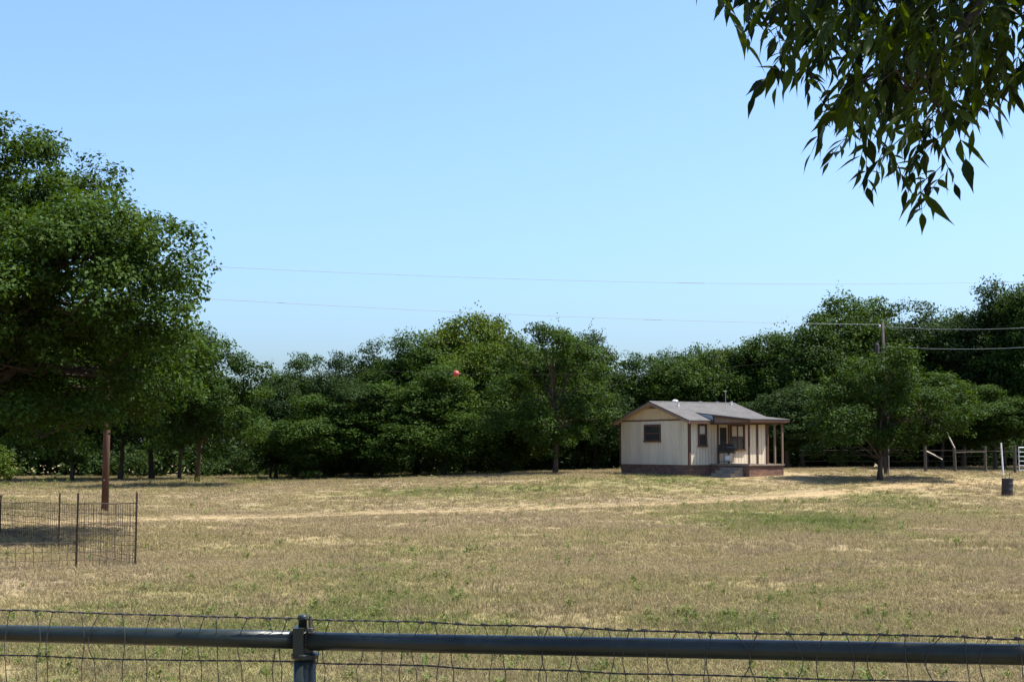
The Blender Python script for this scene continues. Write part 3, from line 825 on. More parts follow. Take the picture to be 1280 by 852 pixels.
# door
m = MB(); m.box(1.86, 1.94, -.07, -.012, HB, 2.78); m.box(2.58, 2.66, -.07, -.012, HB, 2.78); m.box(1.94, 2.58, -.07, -.012, 2.70, 2.78)
door = m.build('door', M['trim'], house)
MB().box(1.945, 2.575, -.035, -.015, HB + .02, 2.695).build('door_leaf', M['doorwood'], door)
MB().box(2.03, 2.49, -.041, -.036, 1.55, 2.55).build('door_glass', M['glass'], door)
MB().lathe([(0.012, 0), (0.035, .02), (.035, .05), (.01, .07)], (2.5, -.07, 1.5), 8).build('knob', M['grey'], door)
# main roof: two slabs, fascias, soffit
OX0, OX1, OY = -.30, HL + .30, .40
th = 0.09
mb = MB()
for sgn in (-1, 1):
    ye = RY + sgn * (RY + OY); ze = RZ - SL * (RY + OY)
    mb.prism([(OX0, RY, RZ), (OX0, ye, ze), (OX0, ye, ze - .05), (OX0, RY, RZ - .05)], (OX1 - OX0, 0, 0))
roof = mb.build('roof', M['shingle'], house)
mb = MB()
for k in range(24):   # ridge caps
    x = OX0 + (OX1 - OX0) * k / 24
    mb.prism([(x, RY - .15, RZ - .03), (x, RY, RZ + .022), (x, RY + .15, RZ - .03), (x, RY + .15, RZ - .045), (x, RY, RZ + .005), (x, RY - .15, RZ - .045)], (.235, 0, 0.0))
mb.build('ridge_cap', M['shingle'], roof)
for sgn in (-1, 1):
    ye = RY + sgn * (RY + OY); ze = RZ - SL * (RY + OY)
    for x in (OX0 + .005, OX1 - .035):
        MB().prism([(x, RY, RZ - .052), (x, ye, ze - .052), (x, ye, ze - .19), (x, RY, RZ - .19)], (.03, 0, 0)).build('rake_board', M['fascia'], roof)
    yy = ye + (0.005 if sgn < 0 else -.035)
    MB().box(OX0 + .04, OX1 - .04, yy, yy + .03, ze - .18, ze - .045).build('fascia', M['trim'], roof)
    MB().prism([(OX0 + .04, RY - .02 * sgn, RZ - .13), (OX0 + .04, ye - .035 * sgn, ze - .12), (OX0 + .04, ye - .035 * sgn, ze - .14), (OX0 + .04, RY - .02 * sgn, RZ - .15)], (.28, 0, 0)).build('soffit', M['soffit'], roof)
    MB().box(OX0 + .33, OX1 - .33, min(ye, 0 if sgn < 0 else HW) + (.04 if sgn < 0 else .03), max(ye, 0 if sgn < 0 else HW) - (.03 if sgn < 0 else .04), ze - .165, ze - .145).build('soffit', M['soffit'], roof)
# porch roof: a low shed slab let into the main slope
PX0, PX1, PY = 1.25, 3.92, -3.45
def pz(y): return 3.24 + .093 * (y + .35)
yi = (3.27 - 3.04) / (.307 - .093) + .25
mb = MB(); mb.prism([(PX0, yi, pz(yi)), (PX0, PY, pz(PY)), (PX0, PY, pz(PY) - .05), (PX0, yi, pz(yi) - .05)], (PX1 - PX0, 0, 0))
proof = mb.build('porch_roof', M['shingle'], house)
MB().prism([(PX0 + .012, yi - .25, pz(yi - .25) - .05), (PX0 + .012, -OY, pz(-OY) - .052), (PX0 + .012, -OY, roofz(-OY) + .003)], (.02, 0, 0)).build('flashing', M['flashing'], proof)
MB().prism([(PX1 - .032, yi - .25, pz(yi - .25) - .05), (PX1 - .032, -OY, pz(-OY) - .052), (PX1 - .032, -OY, roofz(-OY) + .003)], (.02, 0, 0)).build('flashing', M['flashing'], proof)
for x in (PX0 + .10, PX1 - .13):
    MB().prism([(x, -.36, pz(-.36) - .054), (x, PY + .12, pz(PY + .12) - .054), (x, PY + .12, 2.80), (x, -.36, 2.80)], (.03, 0, 0)).build('side_panel', M['fascia'], proof)
MB().box(PX0 + .02, PX1 - .02, PY + .01, PY + .04, pz(PY) - .17, pz(PY) - .055).build('fascia', M['trim'], proof)
for x in (PX0 + .005, PX1 - .03):
    MB().prism([(x, -.36, pz(-.36) - .052), (x, PY, pz(PY) - .052), (x, PY, pz(PY) - .13), (x, -.36, pz(-.36) - .13)], (.025, 0, 0)).build('rake_board', M['trim'], proof)
MB().box(PX0 + .14, PX1 - .14, PY + .14, -.38, 2.745, 2.765).build('ceiling_board', M['soffit'], proof)
# porch floor, brick skirt, posts, beam
QX0, QX1, QY = 1.35, 3.75, -3.2
porch = MB().box(QX0 + .05, QX1 - .05, QY + .05, 0.01, -.7, .555).build('porch', M['brick'], house)
MB().box(QX0, QX1, QY, -.015, .556, .635).build('porch_slab', M['concrete'], porch)
for x in (QX0 + .04, 1.94, 2.56, 3.12, QX1 - .12):
    MB().box(x, x + .085, QY + .05, QY + .135, .637, 2.70).build('porch_post', M['trim'] if x < 3 else M['fascia'], porch)
MB().box(QX0 + .02, QX1 - .02, QY + .03, QY + .155, 2.70, 2.82).build('beam', M['trim'], porch)
for x in (QX0 + .02, QX1 - .145):
    MB().box(x, x + .125, QY + .16, -.02, 2.70, 2.82).build('beam', M['trim'], porch)
# steps up to the open left side of the porch
for k in range(3):
    MB().box(.50 + .28 * k, QX0 - .002, -2.75 + .02 * k, -1.15 - .02 * k, -.3 if k == 0 else .15 + .15 * (k - 1) + .002, .15 + .15 * k).build('step', M['concrete'], porch)
# roof furniture
t = MB().lathe([(.08, -.1), (.08, .08), (.13, .10), (.16, .16), (.13, .22), (.04, .245)], (1.75, RY + .35, roofz(RY + .35)), 14).build('turbine_vent', M['whitemetal'], roof, True)
for k in range(10):
    an = k * .628; cx, cy = 1.75 + .155 * math.cos(an), RY + .35 + .155 * math.sin(an)
    MB().box(cx - .006, cx + .006, cy - .02, cy + .02, roofz(RY + .35) + .11, roofz(RY + .35) + .21).build('fin', M['whitemetal'], t)
MB().lathe([(.05, -.1), (.05, .16), (.062, .165), (.062, .19)], (.95, 2.15, roofz(2.15)), 10).build('vent_pipe', M['whitemetal'], roof)
MB().lathe([(.05, -.1), (.05, .14), (.07, .145), (.07, .18)], (5.15, 2.75, roofz(2.75)), 10).build('vent_pipe', M['whitemetal'], roof)
for x in (3.35, 4.55):
    MB().box(x - .09, x + .09, RY + .1, RY + .26, RZ - .1, RZ + .07).build('ridge_vent', M['grey'], roof)
an = MB().tube([(5.05, RY, RZ - .05), (5.05, RY, RZ + .72)], .022, 6)
for dz, L in ((.66, .10),): an.tube([(5.05 - L, RY, RZ + dz), (5.05 + L, RY, RZ + dz)], .009, 4)
an.build('antenna', M['grey'], roof)

def hw(x, y, z): # house local to world
    return (hx + x * ux - y * uy, hy + x * uy + y * ux, hz + z)

# barbecue standing on the porch by the door
bq = empty('barbecue_grill', hw(1.72, -.95, .636), UANG); tag(bq, 'black barbecue grill with pale gas bottle beside the house door', 'grill')
mb = MB(); mb.prism([(-.36, -.24, .62), (-.36, .24, .62), (-.36, .27, .80), (-.36, .20, .98), (-.36, .02, 1.05), (-.36, -.2, .98), (-.36, -.27, .80)], (.72, 0, 0)); mb.build('hood', M['black'], bq)
MB().box(-.40, .40, -.26, .26, .55, .615).build('firebox', M['black'], bq)
MB().tube([(-.25, -.3, .86), (.25, -.3, .86)], .014, 6).build('handle', M['grey'], bq)
for x in (-.33, .33):
    for y in (-.2, .2): MB().tube([(x, y, 0), (x, y, .55)], .018, 6).build('leg', M['black'], bq)
MB().box(-.31, .31, -.19, .19, .10, .125).build('shelf', M['black'], bq)
MB().lathe([(.10, .126), (.145, .16), (.15, .40), (.11, .46), (.035, .48), (.035, .52)], (.06, 0, 0), 14).build('gas_bottle', M['whitemetal'], bq, True)

# ------------------------------------------------------------------ poles and lines
def upole(name, label, px, D, topy, r0, mat, extras):
    b = on_ground(px, D); ztop = P(px, topy, D)[2]; h = ztop - b[2]
    root = empty(name, tuple(b)); tag(root, label, 'pole', 'utility poles')
    m = MB(); m.tube([(0, 0, -.4), (0.01, 0, h * .3), (.0, .01, h * .65), (0, 0, h)], [r0, r0 * .92, r0 * .82, r0 * .68], 12)
    m.build('shaft', mat, root, True)
    extras(root, h)
    return b, h
def ins(root, x, z):
    MB().lathe([(.03, 0), (.055, .02), (.04, .05), (.06, .07), (.045, .11), (.03, .14)], (x, 0, z), 10).build('insulator', M['porcelain'], root)
def ex1(root, h):
    ins(root, 0, h); MB().box(-.02, .02, -.2, -.1, h - 1.15, h - .95).build('bracket', M['grey'], root)
    MB().box(-.025, .025, -.165, -.15, 1.06, 1.11).build('tag_plate', M['grey'], root)
pb, ph_ = upole('utility_pole', 'reddish brown wooden utility pole in front of the left woods', 132, 49.5, 325, .128, M['pole'], ex1)
def ex2(root, h):
    ins(root, -.16, h - .25)
    MB().box(-.28, .0, -.02, .02, h - .27, h - .24).build('bracket', M['grey'], root)
    MB().lathe([(.08, -.45), (.115, -.43), (.12, .0), (.11, .06), (.06, .1), (.05, .2)], (-.34, -.05, h - 1.2), 14).build('transformer', M['greypole'], root)
    MB().tube([(.15, -.06, 0), (.15, -.06, h * .42)], .035, 8).build('conduit', M['grey'], root)
qb, qh = upole('utility_pole', 'grey utility pole with small transformer behind the drive tree', 1107, 75.5, 403, .105, M['greypole'], ex2)

def cable(name, label, a, b, sag, r=.012, sleeve=None, mat=None, obj='power_line'):
    a, b = Vector(a), Vector(b); pts = []
    for i in range(41):
        t = i / 40; p = a.lerp(b, t); p.z -= sag * 4 * t * (1 - t); pts.append(p)
    root = empty(obj, tuple(a)); tag(root, label, 'cable', 'overhead lines')
    m = MB(); m.tube([p - a for p in pts], r, 5); m.build('wire', mat or M['cable'], root, True)
    if sleeve is not None:
        i = int(sleeve * 40); m = MB(); m.tube([pts[i] - a, pts[i+1] - a], r * 1.8, 6); m.build('splice', M['cable'], root)
    return pts
PT = np.array([pb[0], pb[1], pb[2]])
A1 = P(132, 326, 49.5); B1 = P(1420, 346, 84)
cable('u', 'upper of the two long cables crossing the open sky', A1, B1, 0.60, .0085, .43)
A2 = P(132, 366, 49.5) + np.array([0, -.15, 0]); B2 = (qb[0] - .16, qb[1], qb[2] + qh - .1)
cable('u', 'lower of the two long cables crossing the open sky', A2, B2, 0.22, .0085, .62)
A3 = P(132, 436, 49.5) + np.array([0, -.15, 0]); B3 = (qb[0], qb[1] - .1, qb[2] + qh - 1.3)
n3 = cable('u', 'thin dark cable before the wood that carries the red ball', A3, B3, 1.15, .0016, mat=M['wire'])
cable('u', 'upper short cable running right from the grey pole across the oaks', (qb[0], qb[1], qb[2] + qh - .2), P(1420, 396, 70), .35, .009)
cable('u', 'lower short cable running right from the grey pole across the oaks', (qb[0], qb[1], qb[2] + qh - 1.25), P(1420, 420, 70), .35, .009)
# the red ball hangs on the thin cable where it crosses this column
best = min(range(41), key=lambda i: abs((n3[i].x / n3[i].y) - (566 - 640) / FPX))
c = n3[best]
ball = empty('marker_ball', tuple(c)); tag(ball, 'small red ball on a cable before the middle wood', 'ball')
prof = [(0.135 * math.sin(a), -.135 * math.cos(a)) for a in np.linspace(.08, math.pi - .08, 13)]
MB().lathe(prof, (0, 0, 0), 18).build('sphere_shell', M['ball'], ball, True)
MB().tube([(-.21, 0, 0), (.21, 0, 0)], .014, 8).build('clamp', M['grey'], ball)
MB().lathe([(.136, -.010), (.140, 0), (.136, .010)], (0, 0, 0), 18).build('seam', M['ball'], ball)

# ------------------------------------------------------------------ right fence, gate, drum
def rpost(name, label, px, D, topy, r, mat, lean=(0, 0), square=False, grp='wooden posts of the right fence', cat='post'):
    b = on_ground(px, D); h = P(px, topy, D)[2] - b[2]
    m = MB(); m.tube([(0, 0, -.3), (lean[0] * .4, lean[1] * .4, h * .4), (lean[0], lean[1], h)], [r * 1.05, r, r * .93], 9)
    o = m.build(name, mat, None); o.location = tuple(b); tag(o, label, cat, grp)
    return Vector(b), h
f1, h1 = rpost('fence_post', 'weathered fence post at the left end of the right fence', 1157, 79, 556, .085, M['post'])
f2, h2 = rpost('fence_post', 'weathered fence post with a pale pole leaning up from its top', 1194, 79, 559, .09, M['post'], (-.03, 0))
f3, h3 = rpost('fence_post', 'weathered fence post between the leaning pole and the white post', 1232, 79, 557, .085, M['post'])
f4, h4 = rpost('fence_post', 'weathered gate post right behind the steel drum', 1269, 79, 555.5, .085, M['post'], (.01, 0))
def stick(name, label, a, b, r, mat, cat='rail'):
    a, b = Vector(a), Vector(b); mid = a.lerp(b, .5)
    m = MB(); m.tube([a - mid, Vector((0, 0, .012)), b - mid], [r, r * .95, r * .8], 7)
    o = m.build(name, mat, None); o.location = mid; tag(o, label, cat, 'rails of the right fence'); return o
stick('fence_rail', 'pale pole slanting up left off a fence post', f2 + Vector((-.03, -.09, h2 - .02)), P(1182.5, 538.5, 79), .035, M['cedar'])
stick('fence_rail', 'broken pale rail sloping down from the leftmost fence post', f1 + Vector((.05, -.09, h1 - .33)), P(1178, 574, 79), .035, M['cedar'])
stick('fence_rail', 'level grey rail joining two posts of the right fence', f2 + Vector((.03, -.10, h2 - .28)), f3 + Vector((0, -.10, h3 - .33)), .032, M['post'])
wp = on_ground(1254, 76)
m = MB(); hh = P(1253, 554, 76)[2] - wp[2]
m.tube([(0.0, 0, -.3), (0, 0, 0), (-.075, 0, hh)], [.045, .045, .042], 10); o = m.build('white_post', M['whitepipe'], None); o.location = tuple(wp); tag(o, 'thin white painted post leaning slightly, behind the steel drum', 'post')
MB().tube([(-.075, 0, hh - .005), (-.076, 0, hh + .03)], .05, 10).build('cap', M['whitepipe'], o)
# gate
gb = on_ground(1273, 79); gate = empty('pipe_gate', tuple(gb), 0.05); tag(gate, 'white tubular farm gate at the right edge behind the drum', 'gate')
gh = P(1273, 558, 79)[2] - gb[2]
for k in range(6):
    z = .16 + (gh - .2) * k / 5
    MB().tube([(0.06, 0, z), (3.3, 0, z)], .024, 8).build('bar', M['whitepipe'], gate)
for x in (.05, 1.68, 3.3):
    MB().tube([(x, -.05 if x == 1.68 else 0, .12), (x, -.05 if x == 1.68 else 0, gh)], .024, 8).build('upright', M['whitepipe'], gate)
# wire strands behind the fence
for k in range(4):
    z = .25 + .3 * k; pts = []
    for a in (1000, 1040, 1080, 1120, 1157, 1194, 1232, 1269):
        q = on_ground(a, 79.4); pts.append(Vector((q[0], q[1], q[2] + z + random.uniform(-.03, .03))))
    mid = pts[0].copy(); m = MB(); m.tube([p - mid for p in pts], .007, 4); o = m.build('wire_strand', M['rustwire'], None); o.location = mid
    tag(o, ('lowest', 'second lowest', 'second highest', 'topmost')[k] + ' rusty wire strand of the right fence', 'wire', 'wire strands of the right fence')
# drum
db = np.array([*hit(1259, 619.5), 0]); db[2] = z1(db[0], db[1]); drum = empty('steel_drum', tuple(db), .3); drum.rotation_euler = (.02, .035, .3)
tag(drum, 'dark rusty steel drum standing in the grass near the gate', 'drum')
k = 21.5 * db[1] / FPX / .88
prof = [(.285, -.05), (.29, 0), (.285, .02)]
for zc in (.29, .58):
    prof += [(.283, zc - .03), (.297, zc), (.283, zc + .03)]
prof += [(.283, .85), (.295, .87), (.295, .885), (.27, .885), (.265, .83)]
MB().lathe([(r * k, z * k) for r, z in prof], (0, 0, 0), 24).build('shell', M['drum'], drum, True)
MB().tube([(.10, .05, .3), (.14, .02, 1.02 * k + .14)], [.022, .016], 6).build('stick', M['post'], drum)
m = MB(); 
for i in range(6): m.tube([(-.1 + .05 * i, .03 * (i % 3), .7), (-.13 + .06 * i, .05 * (i % 2), .86 * k + .09 * random.random())], .03, 5)
m.build('rubbish', M['grey'], drum)

# ------------------------------------------------------------------ wire pen on T-posts
def tp(label, px, py, topy):
    x, y = hit(px, py); b = Vector((x, y, z1(x, y))); h = (py - topy) * y / FPX
    m = MB(); m.box(-.019, .019, -.004, .004, -.3, h); m.box(-.004, .004, -.034, -.0045, -.3, h)
    o = m.build('steel_post', M['tpost'], None); o.location = b; o.rotation_euler = (random.uniform(-.015, .015), random.uniform(-.012, .012), random.uniform(-.5, .5)); tag(o, label, 'post', 'rusty posts of the wire pen')
    for i in range(int(h / .09)):
        MB().box(-.006, .006, -.041, -.0345, .1 + .09 * i, .125 + .09 * i).build('stud', M['tpost'], o)
    return b, h
p1, hp = tp('rusty steel post at the right corner of the wire pen', 169, 707, 617)
p2, _ = tp('rusty steel post in the near side of the wire pen', 95, 711, 618)
p3, _ = tp('rusty steel post in the far side of the wire pen', 73, 686, 617)
p4, _ = tp('rusty steel post cut by the left edge of the picture', 0, 668, 619)
p5 = Vector(P(-70, 716, 27.0)); p5.z = z1(p5.x, p5.y)
def panel(label, a, b, z0, za, zb, rows, step, wob=.02):
    a, b = Vector(a), Vector(b); d = (b - a); L = d.length; d.normalize(); side = Vector((-d.y, d.x, 0))
    root = empty('wire_fence', tuple(a)); tag(root, label, 'fence', 'wire panels of the pen')
    prof = lambda t: side * (math.sin(t * 2.1) * wob * 2)
    for k in range(rows):
        pts = []
        for i in range(13):
            t = L * i / 12; q = a + d * t + prof(t); z = z0 + (za + (zb - za) * i / 12 - z0) * (k / (rows - 1)) ** 1.15; q.z = z1(q.x, q.y) + z + random.uniform(-.012, .012); pts.append(q - a)
        MB().tube(pts, .0060, 4).build('line_wire', M['rustwire'], root)
    n = int(L / step)
    for i in range(1, n):
        t = L * i / n; q = a + d * t + prof(t); g = z1(q.x, q.y)
        pts = [Vector((q.x, q.y, g + z)) - a + d * random.uniform(-.018, .018) for z in np.linspace(z0, za + (zb - za) * t / L + random.uniform(-.01, .02), 4)]
        MB().tube(pts, .0052, 4).build('stay_wire', M['rustwire'], root)
zt1 = 1.18
panel('rusty wire panel on the near side of the pen, right of the near post', p1, p2, .03, 1.24, 1.27, 8, .155)
panel('rusty wire panel running from the near post out of the left edge', p2, p5, .03, .5, .5, 4, .155)
panel('rusty wire panel on the far side of the pen, right of the far post', p1 + Vector((0, .02, 0)), p3, .06, 1.24, 1.05, 7, .155)
panel('rusty wire panel on the far side of the pen, left of the far post', p3, p4, .06, 1.05, .86, 7, .155)

# ------------------------------------------------------------------ near pipe fence with netting
fence = empty('pipe_fence', tuple(on_ground(380, 5.0))); tag(fence, 'dark painted pipe rail fence with wire netting across the bottom', 'fence')
FO = Vector(fence.location)
def fl(px, py, D): return Vector(P(px, py, D)) - FO
RLft, RMid, RRgt = fl(0, 791, 5.35), fl(384, 799.5, 4.98), fl(1280, 816.3, 4.36)
dl = (RLft - RMid); dr = (RRgt - RMid)
RAD = .0310
MB().tube([RMid + dl * t for t in (0.0, .4, 1.0, 2.4)], RAD, 20).build('rail', M['rail'], fence, True)
off = Vector((.0, -.004, -.003))
m = MB(); m.tube([RMid + off + dr * t for t in (-.006, .3, .6, 1.0, 1.6)], RAD * 1.01, 20); m.build('rail', M['rail'], fence, True)
for t_, w_ in ((-.004, .036), (.004, .0365)):
    MB().tube([RMid + dr * (t_ - .0012), RMid + dr * (t_ + .0012)], w_, 20).build('weld', M['tpost'], fence, True)
# post with cap under the joint
pt = fl(381, 830, 4.98); g = z1(float(pt.x + FO.x), float(pt.y + FO.y)) - FO.z
ptop = fl(381, 815.5, 4.98).z
post = MB().tube([(pt.x, pt.y, g - .4), (pt.x, pt.y, ptop - .02)], .038, 20).build('post', M['rail'], fence, True)
MB().lathe([(.042, -.02), (.047, -.016), (.047, -.004), (.042, 0.0), (.03, .004)], (pt.x, pt.y, ptop), 20).build('cap', M['rail'], post)
MB().tube([(pt.x, pt.y, ptop), (pt.x, pt.y, ptop + .03)], .03, 14).build('neck', M['rail'], post)
# saddle strap: upright plate before the rail, stub above it and a bolt
q = fl(374.5, 800, 4.98)
MB().box(q.x - .017, q.x + .019, q.y - RAD - .010, q.y - RAD - .003, ptop - .01, fl(374, 783, 4.98).z).build('strap', M['rail'], post)
MB().box(q.x - .017, q.x + .019, q.y - RAD - .002, q.y + RAD + .01, fl(374, 784.5, 4.98).z, fl(374, 783, 4.98).z).build('strap_top', M['rail'], post)
q2 = fl(378.5, 776, 4.98); zb_, zt_b = fl(378, 785.5, 4.98).z, fl(378, 768, 4.98).z
MB().lathe([(.0155, 0), (.0155, (zt_b - zb_) * .62), (.018, (zt_b - zb_) * .64), (.018, (zt_b - zb_) * .96), (.013, zt_b - zb_)], (q2.x, q2.y, zb_), 14).build('stub', M['rail'], post, True)
q3 = fl(387.5, 780, 4.95); zn = fl(387, 788.5, 4.95).z
b_ = MB().tube([(q3.x, q3.y, zn), (q3.x, q3.y, fl(387, 769.5, 4.95).z)], .0055, 8).build('bolt', M['wire'], post)
MB().lathe([(.012, 0), (.013, .003), (.013, .011), (.010, .013)], (q3.x, q3.y, zn - .001), 6).build('nut', M['wire'], b_)
# netting hung on the camera side of the rail
dirF = (RRgt - RLft).normalized()
front = Vector((dirF.y, -dirF.x, 0)).normalized() * (RAD + .010)
def netpt(px, z_off):
    t = px / 1280.0; base_ = RLft.lerp(RRgt, t) + front
    return Vector((base_.x, base_.y, base_.z + z_off))
top_off = lambda px: np.interp(px, [-300, 0, 60, 250, 380, 520, 640, 800, 960, 1100, 1280, 1500], [.086, .088, .086, .080, .073, .071, .066, .058, .050, .055, .049, .05])
low_off = [(-.068, -.075), (-.20, -.21), (-.35, -.36), (-.52, -.53), (-.72, -.73)]
def strand(off_fn, name):
    # two wires twisted round each other
    for ph in (0, math.pi):
        pts = []
        for i in range(0, 261):
            px = -300 + 1900 * i / 260; p = netpt(px, float(off_fn(px)) + .004 * (float(vnoise(px, 3, 60, 20)) - .5) * 2)
            p = p + Vector((0, math.cos(i * 1.35 + ph), math.sin(i * 1.35 + ph))) * .0016; pts.append(p)
        MB().tube(pts, .0019, 5).build(name, M['wire'], fence, True)
strand(top_off, 'line_wire')
for a, b in low_off:
    strand(lambda px, a=a, b=b: a + (b - a) * px / 1280.0 - .012 * vnoise(px, 1, 300, 22), 'line_wire')
px = -290.0
alt = 1
while px < 1580:
    sl = alt * random.uniform(4, 15); pts = []; bow = random.uniform(-5, 5)
    to = float(top_off(px))
    n = 10
    for i in range(n + 1):
        t = i / n; zz = to + (-.09 - to) * t
        pts.append(netpt(px + sl * math.sin(t * 2.6) + bow * math.sin(t * math.pi), zz) + Vector((0, -.002 + .004 * math.sin(t * 5 + px), 0)))
    last = px + sl * math.sin(2.6)
    for zz in (-.20, -.35, -.52, -.72): pts.append(netpt(last + random.uniform(-4, 4), zz))
    MB().tube(pts, .0016, 4).build('stay_wire', M['wire'], fence, True)
    MB().tube([netpt(px - 3.5, to + .002), netpt(px + 3.5, to - .001)], .0042, 6).build('knot', M['wire'], fence)
    px += random.choice((13, 22, 27, 34, 38, 24)) * (1.0 if px < 900 else .9) + 4
    alt = -alt

# ------------------------------------------------------------------ overhanging pecan branch
pecb = np.array([4.6, 5.6, z1(4.6, 5.6)])
pec = empty('pecan_tree', tuple(pecb)); tag(pec, 'overhanging tree branch with long drooping leaves at the upper right', 'tree')
PB = Vector(pecb)
def leafgeo(seed, L=0.125, Wd=0.030):
    """lanceolate leaf: base at the origin, tip along +X, midrib folded, tip curling down"""
    r = np.random.default_rng(seed); n = 6; v = []; f = []
    curl = r.uniform(.1, .5); sk = r.uniform(-.3, .3); fold = r.uniform(.25, .6)
    prof = [0.05, .62, 1.0, .92, .55, .2, 0.0]
    for i in range(n + 1):
        t = i / n; x = L * t; z = -curl * L * t * t * .6; yy = sk * L * t * t * .5; w = Wd / 2 * prof[i]
        v += [(x, yy - w, z + fold * w), (x, yy, z), (x, yy + w, z + fold * w)]
    for i in range(n):
        a = 3 * i
        f += [(a, a+3, a+4, a+1), (a+1, a+4, a+5, a+2)]
    return np.array(v), np.array(f)
LG = [leafgeo(s, 0.090 + .014 * (s % 4), .026 + .004 * (s % 3)) for s in range(6)]
LOWV = [v[[0, 6, 8, 12, 14, 19]] for v, f in LG]; LOWF = np.array([(0, 1, 3, 5), (0, 5, 4, 2)])
LM = [npmesh('leaf', v, f, M['pecan'], True) for v, f in LG]

poly = np.array([(880,-60),(888,-15),(922,36),(960,72),(1000,100),(1028,140),(1022,182),(1060,210),(1115,240),(1165,258),(1190,190),(1215,130),(1285,115),(1400,130),(1400,-60)], float)
def inside(x, y):
    c = False; n = len(poly); j = n - 1
    for i in range(n):
        if (poly[i,1] > y) != (poly[j,1] > y) and x < (poly[j,0]-poly[i,0])*(y-poly[i,1])/(poly[j,1]-poly[i,1]) + poly[i,0]: c = not c
        j = i
    return c
pr = np.random.default_rng(77)
cand = []         # (matrix, size on screen)
rach = MB()
def leaf_matrix(p, d, upv, s):
    d = d.normalized(); y_ = upv.cross(d)
    if y_.length < 1e-4: y_ = Vector((0, 1, 0))
    y_.normalize(); z_ = d.cross(y_)
    m = Matrix((( d.x, y_.x, z_.x, p.x), (d.y, y_.y, z_.y, p.y), (d.z, y_.z, z_.z, p.z), (0, 0, 0, 1)))
    return m @ Matrix.Diagonal((s, s, s, 1))
def compound(p, d, n, s):
    """a hanging compound leaf: rachis with paired leaflets"""
    d = d.normalized(); L = .045 * n * s; pts = []
    for i in range(n + 1):
        t = i / n; q = p + d * (L * t) + Vector((0, 0, -.35 * L * t * t)); pts.append(q)
    rach.tube(pts, [.0016] * n + [.0008], 4, cap=False)
    for i in range(1, n + 1):
        t = (pts[i] - pts[i-1]).normalized()
        sd = t.cross(Vector((0, 0, 1))); sd = sd.normalized() if sd.length > .01 else Vector((1, 0, 0))
        for k in ((-1, 1) if i < n else (0,)):
            dd = t * .75 + sd * k * .6 + Vector((pr.normal() * .18, pr.normal() * .18, -.22 + pr.normal() * .5))
            cand.append(leaf_matrix(pts[i], dd, Vector((pr.normal() * .5, pr.normal() * .5, 1)), s * pr.uniform(.75, 1.15)))
twig = MB()
# a skeleton of boughs coming in from the upper right
trunkP = Vector((4.6, 5.6, 0)) 
def wp_(x, y, z): return Vector((x, y, z))
boughs = [[wp_(4.55, 5.6, 3.6), wp_(3.6, 5.2, 4.35), wp_(2.5, 4.9, 4.35), wp_(1.7, 4.7, 3.95), wp_(1.3, 4.6, 3.45)],
          [wp_(4.5, 5.6, 4.0), wp_(3.4, 5.8, 4.9), wp_(2.2, 5.6, 4.9), wp_(1.3, 5.2, 4.35), wp_(.8, 5.0, 3.9)],
          [wp_(4.6, 5.7, 4.6), wp_(3.9, 4.6, 5.6), wp_(2.7, 4.2, 5.6), wp_(1.6, 4.3, 5.1), wp_(.7, 4.4, 4.6)],
          [wp_(4.6, 5.6, 4.8), wp_(4.4, 6.3, 6.1), wp_(3.4, 6.6, 6.6), wp_(2.2, 6.4, 6.3)],
          [wp_(4.6, 5.6, 4.4), wp_(5.6, 5.2, 5.6), wp_(6.5, 5.0, 6.2)], [wp_(4.6, 5.6, 4.8), wp_(5.2, 6.6, 6.2), wp_(5.6, 7.4, 6.8)],
          [wp_(4.6, 5.6, 4.5), wp_(3.9, 3.6, 5.6), wp_(2.4, 1.6, 5.8), wp_(.8, .2, 5.6), wp_(-1.2, -1.2, 5.7)]]  # last bough, unseen, added to carry the foliage that screens the rail from sky
limb_objs = []
for bgh in boughs:
    m = MB(); m.tube([p - PB for p in bgh], list(np.linspace(.055, .009, len(bgh))), 8); m.build('bough', M['bark'], pec, True)
m = MB(); m.tube([Vector((0, 0, -.3)), Vector((.02, 0, .3)), Vector((.0, .03, 1.6)), Vector((-.02, .0, 3.2)), Vector((0, .02, 4.5)), Vector((.1, .05, 6.2))], [.22, .17, .15, .13, .09, .03], 12); m.build('trunk', M['bark'], pec, True)
allb = [p for b in boughs[:3] for p in b]
# leaf sprays that show in the picture
cnt = 0
while cnt < 520:
    x, y = pr.uniform(885, 1330), pr.uniform(-55, 290)
    if not inside(x, y): continue
    # sprays hang: their root sits above the leaves
    ctr = math.exp(-((x - 1150) / 130) ** 2 - ((y - 40) / 120) ** 2)
    dens = .35 + .65 * ctr if y < 150 else .26
    if pr.random() > dens: continue
    Dp = pr.uniform(4.1, 5.7)
    tip = Vector(P(x, y, Dp))
    root = tip + Vector((pr.uniform(-.06, .14), pr.uniform(-.12, .12), pr.uniform(.04, .14)))
    compound(root, tip - root + Vector((pr.normal() * .06, pr.normal() * .06, 0)), int(pr.integers(2, 5)), pr.uniform(.6, 1.0))
    # twig back to the nearest bough point above
    nb = min(allb, key=lambda b: (b - root).length + (0.6 if b.z < root.z else 0))
    mid = root.lerp(nb, .5) + Vector((0, 0, .06))
    if cnt % 2 == 0 and (nb - root).length < .5: twig.tube([nb - PB, mid - PB, root - PB], [.006, .004, .002], 5, cap=False)
    cnt += 1
n_vis = len(cand)
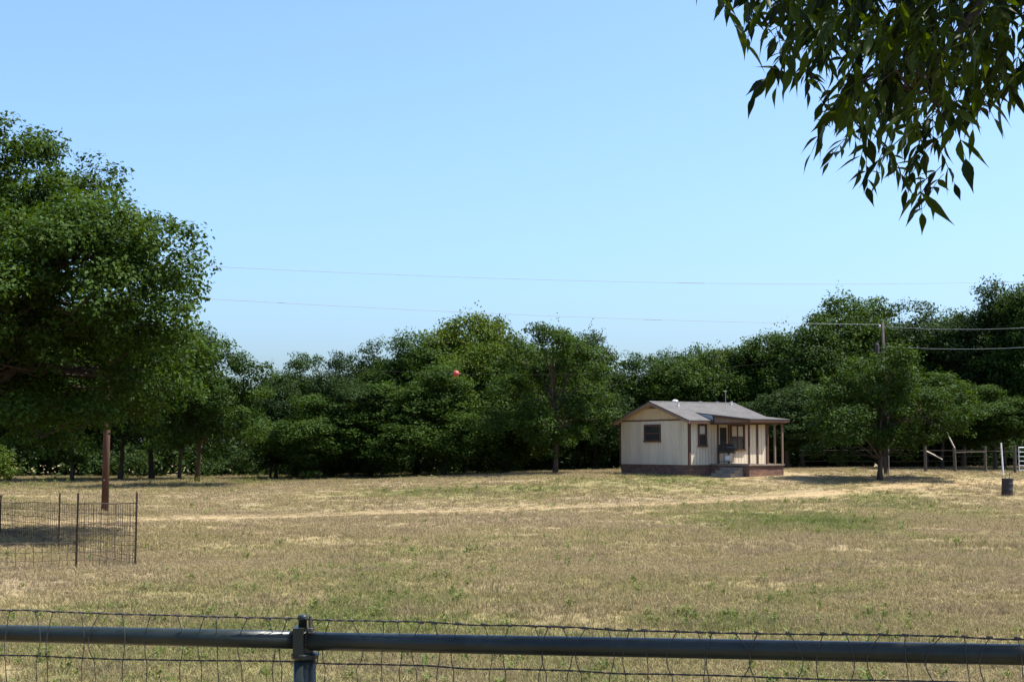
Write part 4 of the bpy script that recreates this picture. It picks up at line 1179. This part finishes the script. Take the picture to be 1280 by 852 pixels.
# the rest of the crown, overhead and to the right, out of the picture; last lobes, over the camera, added against sky reflection on the rail
over = []
for (cx, cy, cz, rx, ry, rz, n) in [(3.0,5.0,5.0,1.3,1.2,.8,330),(1.9,4.8,4.75,.9,.9,.5,260),(1.35,4.65,4.55,.35,.5,.3,60),(4.3,5.8,6.0,1.6,1.5,1.1,330),(2.6,6.2,6.0,1.3,1.1,.8,260),(5.6,5.6,5.6,1.2,1.2,1.0,160),(1.5,.6,5.2,2.0,1.6,.9,260),(-.8,-1.2,5.6,1.9,1.6,1.0,220),(3.4,2.4,5.6,1.4,1.3,1.0,200)]:
    for i in range(n):
        d = pr.normal(size=3); d /= np.linalg.norm(d); d *= pr.random() ** .4
        p = Vector((cx + d[0] * rx, cy + d[1] * ry, cz + d[2] * rz))
        # stay clear of the frame: only keep what is above it or right of it
        el = (p.z - EYE) / p.y; az = p.x / p.y
        if p.y > 0 and el < .36 and abs(az) < .39: continue
        compound(p, Vector((pr.normal(), pr.normal(), -.3)), 5, pr.uniform(.85, 1.25))
# the 300 leaves that show largest are objects of their own
vis = []
rest = []
for i, mt in enumerate(cand):
    p = mt.translation; az = 640 + FPX * p.x / p.y; el = HOR - FPX * (p.z - EYE) / p.y
    (vis if (i < n_vis and az < 1290 and el > -5) else rest).append((i, mt, p.y))
vis.sort(key=lambda q: q[2])
for j, (i, mt, _) in enumerate(vis[:300]):
    o = bpy.data.objects.new('leaf', LM[i % 6]); COL.objects.link(o); o.parent = pec
    o.matrix_local = Matrix.Translation(-PB) @ mt
rest += vis[300:]
vv, ff, nv = [], [], 0
for (i, mt, _) in rest:
    v, f = LG[i % 6] if i < n_vis else (LOWV[i % 6], LOWF); m4 = np.array(mt)
    vv.append(v @ m4[:3, :3].T + m4[:3, 3] - pecb); ff.append(f + nv); nv += len(v)
o = link('foliage', npmesh('foliage', np.concatenate(vv), np.concatenate(ff), M['pecan'], True), pec); o['kind'] = 'stuff'
ro = rach.build('leaf_stalks', M['pecan'], pec); ro.location = -PB; ro['kind'] = 'stuff'
twig.build('twigs', M['bark'], pec)['kind'] = 'stuff'
tris = sum(len(m.loops) - 2 * len(m.polygons) for m in bpy.data.meshes)
print('tris', tris)
